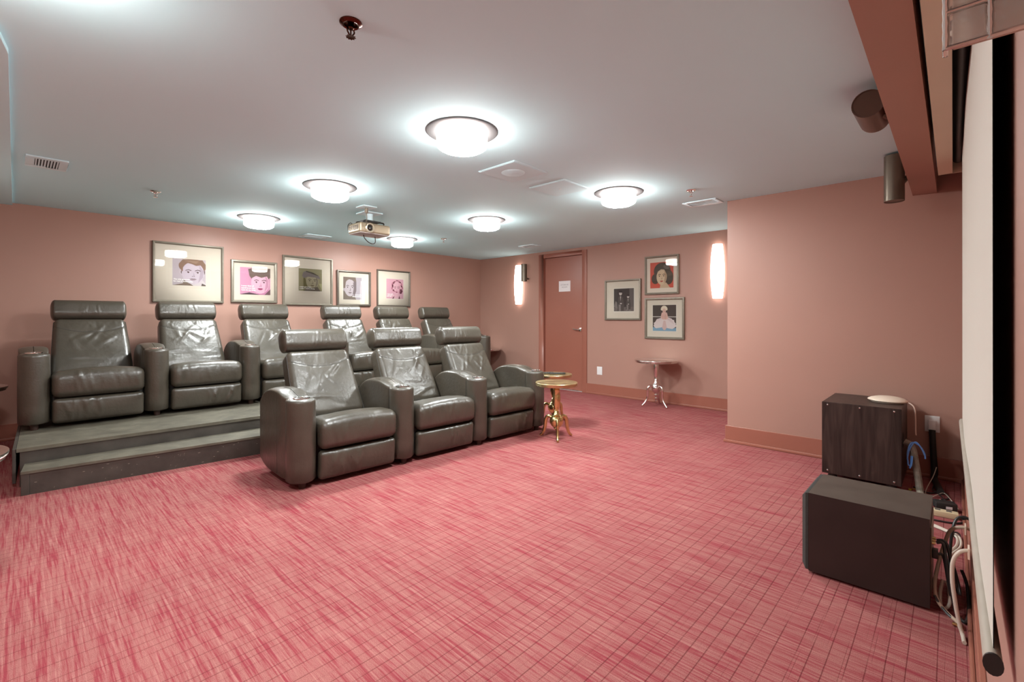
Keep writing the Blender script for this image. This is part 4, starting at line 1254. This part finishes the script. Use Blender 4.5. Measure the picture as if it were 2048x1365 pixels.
# ================================================================== CABLES AND CLUTTER
def cable(name, label, pts, r, m, extra=None, cat='cable'):
    b = MB(); b.tube(pts, r, 10, m)
    if extra: extra(b)
    return tag(b.build(name, None), label, cat)
cable('cable_sleeve', 'thick grey braided cable sleeve running from the tall cabinet to the floor',
      [(4.20, 0.245, 0.335), (4.20, 0.215, 0.318), (4.20, 0.198, 0.28), (4.20, 0.186, 0.20), (4.19, 0.172, 0.10), (4.17, 0.164, 0.04), (4.10, 0.155, 0.022), (3.96, 0.13, 0.022)], 0.021, M['greysleeve'])
def bl(b):
    b.tube([(4.16, 0.222, 0.20), (4.165, 0.226, 0.27), (4.17, 0.205, 0.338), (4.175, 0.165, 0.325), (4.18, 0.14, 0.28), (4.185, 0.135, 0.24)], 0.0042, 8, M['bluecable'])
    b.tube([(4.15, 0.214, 0.17), (4.155, 0.205, 0.21), (4.158, 0.200, 0.25), (4.15, 0.203, 0.20), (4.148, 0.212, 0.168)], 0.0042, 8, M['bluecable'])
    b.tube([(4.17, 0.228, 0.22), (4.17, 0.214, 0.295), (4.17, 0.185, 0.346), (4.172, 0.155, 0.310), (4.18, 0.137, 0.262)], 0.0042, 8, M['bluecable'])
cable('network_cable', 'coiled light blue network cable draped over the grey sleeve',
      [(4.16, 0.224, 0.20), (4.158, 0.219, 0.186), (4.155, 0.210, 0.190), (4.16, 0.207, 0.23), (4.165, 0.206, 0.25)], 0.0042, M['bluecable'], bl)
b = MB(); b.box(-0.006, 0.006, -0.008, 0.008, 0, 0.010); b.tube([(0, 0, 0.005), (0.01, -0.02, 0.012), (0.02, -0.035, 0.003)], 0.002, 6)
yt = b.build('cable_tag', M['yellow'], bevel=0.001, seg=1); yt.location = (4.22, 0.215, 0.0); tag(yt, 'tiny yellow tag lying beside the grey sleeve', 'tag')
# power strip with plugs
ps = thing('power_strip', 'beige power strip on the carpet behind the low subwoofer', 'power strip', (3.80, 0.075, 0), 0.06)
b = MB(); b.box(-0.026, 0.026, -0.100, 0.130, 0, 0.036); b.build('case', M['beige'], ps, bevel=0.006)
for k in range(4):
    b = MB(); b.box(-0.012, 0.012, -0.07 + 0.05 * k, -0.045 + 0.05 * k, 0.0355, 0.0368); b.build('socket', M['ductdark'], ps, smooth=0)
b = MB(); b.tube([(0, -0.100, 0.018), (0, -0.122, 0.012), (-0.06, -0.112, 0.006), (-0.11, -0.06, 0.006), (-0.12, 0.06, 0.006), (-0.12, 0.12, 0.006)], 0.005, 8); b.build('lead', M['plastic'], ps)
ad = thing('power_adapter', 'black power adapter brick lying beyond the beige power strip', 'adapter', (3.93, 0.040, 0), 0.25)
b = MB(); b.box(-0.035, 0.035, -0.055, 0.045, 0.004, 0.052); b.build('brick', M['plastic'], ad, bevel=0.005)
b = MB(); b.box(-0.0356, -0.035, -0.030, 0.000, 0.018, 0.034); b.build('rating_label', M['paper'], ad, smooth=0)
b = MB(); b.tube([(0, 0.045, 0.02), (0.01, 0.09, 0.012), (0.05, 0.14, 0.006), (0.10, 0.10, 0.006)], 0.0035, 8); b.build('lead', M['plastic'], ad)
cable('cable_tangle', 'tangled thin black cords on the carpet between the two cabinets',
      [(4.30, 0.20, 0.006), (4.22, 0.12, 0.006), (4.30, 0.05, 0.006), (4.18, 0.02, 0.006), (4.08, 0.09, 0.006), (4.02, 0.18, 0.010), (3.95, 0.15, 0.006), (3.90, 0.20, 0.006)], 0.0045, M['plastic'],
      lambda b: (b.tube([(4.42, 0.10, 0.006), (4.30, 0.10, 0.012), (4.20, 0.07, 0.016), (4.10, 0.03, 0.006), (4.05, -0.01, 0.006)], 0.004, 8, M['plastic']),
                 b.tube([(4.05, 0.13, 0.012), (4.0, 0.09, 0.03), (3.97, 0.10, 0.012), (4.02, 0.14, 0.008), (4.1, 0.15, 0.006)], 0.0045, 8, M['plastic'])))
cable('white_wire', 'thin white wire curling over the black cords toward the screen wall',
      [(4.46, 0.085, 0.13), (4.40, 0.10, 0.08), (4.22, 0.135, 0.012), (4.10, 0.11, 0.012), (4.18, 0.075, 0.016), (4.25, 0.04, 0.014), (4.05, -0.01, 0.008), (3.95, -0.03, 0.008)], 0.0026, M['whitecable'],
      lambda b: b.tube([(4.12, 0.14, 0.010), (4.06, 0.11, 0.014), (4.03, 0.085, 0.010), (4.10, 0.06, 0.012)], 0.0026, 8, M['whitecable']))
cable('speaker_wire', 'pair of cream cables clipped together in a loop on the carpet',
      [(3.62, 0.20, 0.007), (3.60, 0.10, 0.007), (3.54, 0.03, 0.009), (3.49, -0.015, 0.012), (3.42, -0.030, 0.012), (3.33, -0.028, 0.009), (3.24, -0.006, 0.008), (3.18, 0.012, 0.007)], 0.006, M['whitecable'],
      lambda b: (b.tube([(3.60, 0.20, 0.007), (3.575, 0.10, 0.007), (3.52, 0.025, 0.009), (3.475, -0.008, 0.012), (3.41, -0.018, 0.012), (3.33, -0.012, 0.009), (3.25, 0.006, 0.008), (3.18, 0.02, 0.007)], 0.006, 8, M['whitecable']),
                 b.lathe([(0.012, -0.006), (0.017, -0.006), (0.017, 0.006), (0.012, 0.006)], 12, (3.475, -0.014, 0.016), M['plastic'], 'X', False)))
ZP = 0.28
cable('white_power_cord', 'white cord arching from the screen wall down to the carpet, nearest the camera',
      [(2.43, -0.062, 0.315), (2.43, -0.045, 0.322), (2.42, -0.018, 0.312), (2.42, 0.000, 0.27), (2.42, 0.002, 0.20), (2.42, -0.006, 0.12), (2.42, -0.016, 0.05), (2.41, -0.026, 0.010), (2.36, -0.030, 0.008)], 0.0065, M['whitecable'],
      lambda b: b.box(2.405, 2.455, YS + 0.031, -0.045, 0.297, 0.335, M['cream']))
cable('tan_power_cord', 'tan cord looping from the screen wall behind the low subwoofer',
      [(2.72, -0.060, 0.305), (2.72, -0.03, 0.310), (2.73, 0.006, 0.285), (2.735, 0.026, 0.22), (2.70, 0.045, 0.14), (2.60, 0.055, 0.09), (2.56, 0.046, 0.045), (2.54, 0.015, 0.012), (2.50, -0.012, 0.010), (2.46, -0.020, 0.009)], 0.0068, M['tancable'],
      lambda b: b.box(2.695, 2.745, YS + 0.031, -0.035, 0.288, 0.322, M['cream']))
cable('cream_cord_loop', 'small loop of cream cord hanging among the black leads',
      [(2.64, 0.030, 0.10), (2.62, 0.038, 0.055), (2.59, 0.036, 0.016), (2.585, 0.022, 0.010), (2.60, 0.010, 0.03), (2.63, 0.012, 0.075), (2.64, 0.022, 0.10)], 0.006, M['whitecable'])
cable('black_lead', 'black lead dropping from the screen wall in front of the cords',
      [(3.00, -0.058, 0.26), (3.00, -0.035, 0.268), (2.99, -0.010, 0.25), (2.96, 0.004, 0.19), (2.92, 0.010, 0.11), (2.86, 0.012, 0.03), (2.80, 0.014, 0.008), (2.72, 0.012, 0.007)], 0.006, M['plastic'],
      lambda b: b.tube([(3.0, YS + 0.032, 0.258), (3.0, -0.035, 0.267)], 0.011, 10, M['plastic'], sm=1))
cable('black_lead_bundle', 'bundle of black leads hanging from the back of the low subwoofer',
      [(2.60, 0.050, 0.262), (2.60, 0.030, 0.265), (2.59, 0.022, 0.22), (2.58, 0.012, 0.14), (2.56, -0.002, 0.05), (2.55, -0.012, 0.015), (2.52, -0.036, 0.010), (2.62, -0.046, 0.025), (2.70, -0.042, 0.08), (2.72, -0.026, 0.13)], 0.0058, M['plastic'],
      lambda b: (b.tube([(2.63, 0.050, 0.262), (2.63, 0.022, 0.262), (2.62, 0.008, 0.20), (2.60, -0.008, 0.11), (2.59, -0.020, 0.08), (2.61, -0.014, 0.12), (2.62, 0.002, 0.19)], 0.0055, 8, M['plastic']),
                 b.tube([(2.60, 0.044, 0.218), (2.60, 0.028, 0.21), (2.59, 0.014, 0.12), (2.58, 0.006, 0.07), (2.58, 0.000, 0.10), (2.60, 0.006, 0.17)], 0.0055, 8, M['plastic']),
                 b.tube([(2.56, 0.055, 0.06), (2.55, 0.035, 0.03), (2.53, 0.012, 0.012), (2.50, -0.018, 0.008), (2.48, -0.020, 0.008)], 0.005, 8, M['plastic']),
                 b.lathe([(0.0, -0.016), (0.006, -0.016), (0.006, 0.012), (0.0, 0.012)], 10, (2.478, -0.010, 0.009), M['brass'], 'Y')))

# ================================================================== PROJECTION SCREEN
SX0, SX1 = 1.075, 3.38
scn = thing('projection_screen', 'pulled-down cream projection screen along the near right edge', 'projection screen', (0, 0, 0))
b = MB()
def sy(x): return -0.046 + (x - SX0) * 0.0052
ZB = 0.655
NX, NZ = 26, 24
V = []; F = []
for j in range(NZ + 1):
    z = ZB + (2.06 - ZB) * j / NZ
    for i in range(NX + 1):
        x = SX0 + (SX1 - SX0) * i / NX
        curl = 0.0
        V.append((x, sy(x) + 0.0014 * math.sin(5 * x + 0.6 * z) + curl, z))
for j in range(NZ):
    for i in range(NX):
        a = j * (NX + 1) + i
        F.append((a, a + 1, a + NX + 2, a + NX + 1))
n0 = len(V)
V += [(x, y - 0.0012, z) for x, y, z in V]
F2 = [tuple(reversed([i + n0 for i in f])) for f in F]
b.add(V, F, M['screen']); b.f += F2; b.m += [b.mi(M['screenback'])] * len(F2)
b.build('screen_cloth', None, scn, smooth=60)
b = MB(); Lb = SX1 - SX0
V = []; F = []
prof = []
for k in range(16):
    a = 2 * PI * k / 16
    rr = 0.021 if math.sin(a) < 0 else 0.021
    yy = 0.0115 * math.cos(a); zz = 0.0165 * math.sin(a)
    prof.append((yy, zz - 0.012))
for xi in (SX0 - 0.015, SX1 + 0.015):
    for (yy, zz) in prof: V.append((xi, sy(xi) + yy, ZB + zz))
F = [(k, (k + 1) % 16, 16 + (k + 1) % 16, 16 + k) for k in range(16)]
b.add(V, F, M['bar']); b.build('weight_bar', None, scn, smooth=60)
for xi, s in ((SX0 - 0.015, -1), (SX1 + 0.015, 1)):
    b = MB()
    V = [(xi, sy(xi) + yy * 1.06, ZB + zz * 1.06) for yy, zz in prof] + [(xi + s * 0.004, sy(xi) + yy * 1.06, ZB + zz * 1.06) for yy, zz in prof]
    b.add(V, [tuple(range(16)), tuple(range(31, 15, -1))] + [(k, (k + 1) % 16, 16 + (k + 1) % 16, 16 + k) for k in range(16)])
    b.build('end_cap', M['plastic'], scn)
b = MB()
b.box(0.95, 3.76, 0.002, 0.064, 2.032, 2.050, M['casing']); b.box(0.95, 3.76, 0.052, 0.064, 2.050, 2.24, M['casing'])
b.box(0.95, 3.76, YS + 0.002, -0.055, 2.035, 2.24, M['screenback']); b.box(0.95, 3.76, YS + 0.002, 0.064, 2.24, 2.25, M['casing'])
b.box(3.752, 3.76, YS + 0.002, 0.064, 2.032, 2.24, M['casing'])
b.build('casing', None, scn, smooth=0)
b = MB(); b.lathe([(0.0, 1.0), (0.026, 1.0), (0.026, 3.70), (0.0, 3.70)], 20, (0, -0.022, 2.10), axis='X'); b.build('roller', M['plastic'], scn)

# ================================================================== GLASS FIXTURE BESIDE THE SCREEN
gl = thing('glass_wall_fixture', 'pale translucent glass fixture with ridged metal edges on the screen wall, top right', 'glass fixture', (0.72, YS, 1.493))
GW = 0.079; GD_ = 0.024; GM = 0.0415
b = MB(); b.box(0.0, GD_, 0.0, 0.008, -0.002, 0.30); b.build('back_plate', M['white'], gl, bevel=0.002, seg=1)
def pane(x0, x1, y0, y1, z0, z1):
    b = MB(); b.box(x0, x1, y0, y1, z0, z1); b.build('glass_pane', M['crystal'], gl, bevel=0.002, seg=1)
for z0, z1 in ((0.003, 0.040), (0.045, 0.29)):
    pane(0.003, 0.008, 0.010, GM - 0.002, z0, z1); pane(0.003, 0.008, GM + 0.002, GW - 0.004, z0, z1)
    pane(0.010, GD_ - 0.003, GW - 0.005, GW, z0, z1)
b = MB(); b.box(0.014, 0.020, 0.010, GW - 0.008, 0.004, 0.29); b.build('inner_panel', M['matboard'], gl, bevel=0.001, seg=1)
def bar(p, q, r=0.0024, ridged=False):
    b = MB(); P0, P1 = Vector(p), Vector(q); n = 40 if ridged else 1
    b.tube([P0 + (P1 - P0) * k / n for k in range(n + 1)], (lambda t: r * (1 + 0.16 * math.cos(t * n * PI))) if ridged else r, 8, sm=1)
    b.build('metal_edge', M['silver'], gl)
for (x, y, rg_) in ((0.004, GW - 0.002, True), (GD_ - 0.002, GW - 0.002, False), (0.004, GM, True)): bar((x, y, 0.0), (x, y, 0.295), ridged=rg_)
for z in (0.002, 0.0425, 0.292):
    bar((0.004, 0.010, z), (0.004, GW - 0.002, z)); bar((0.004, GW - 0.002, z), (GD_ - 0.002, GW - 0.002, z))
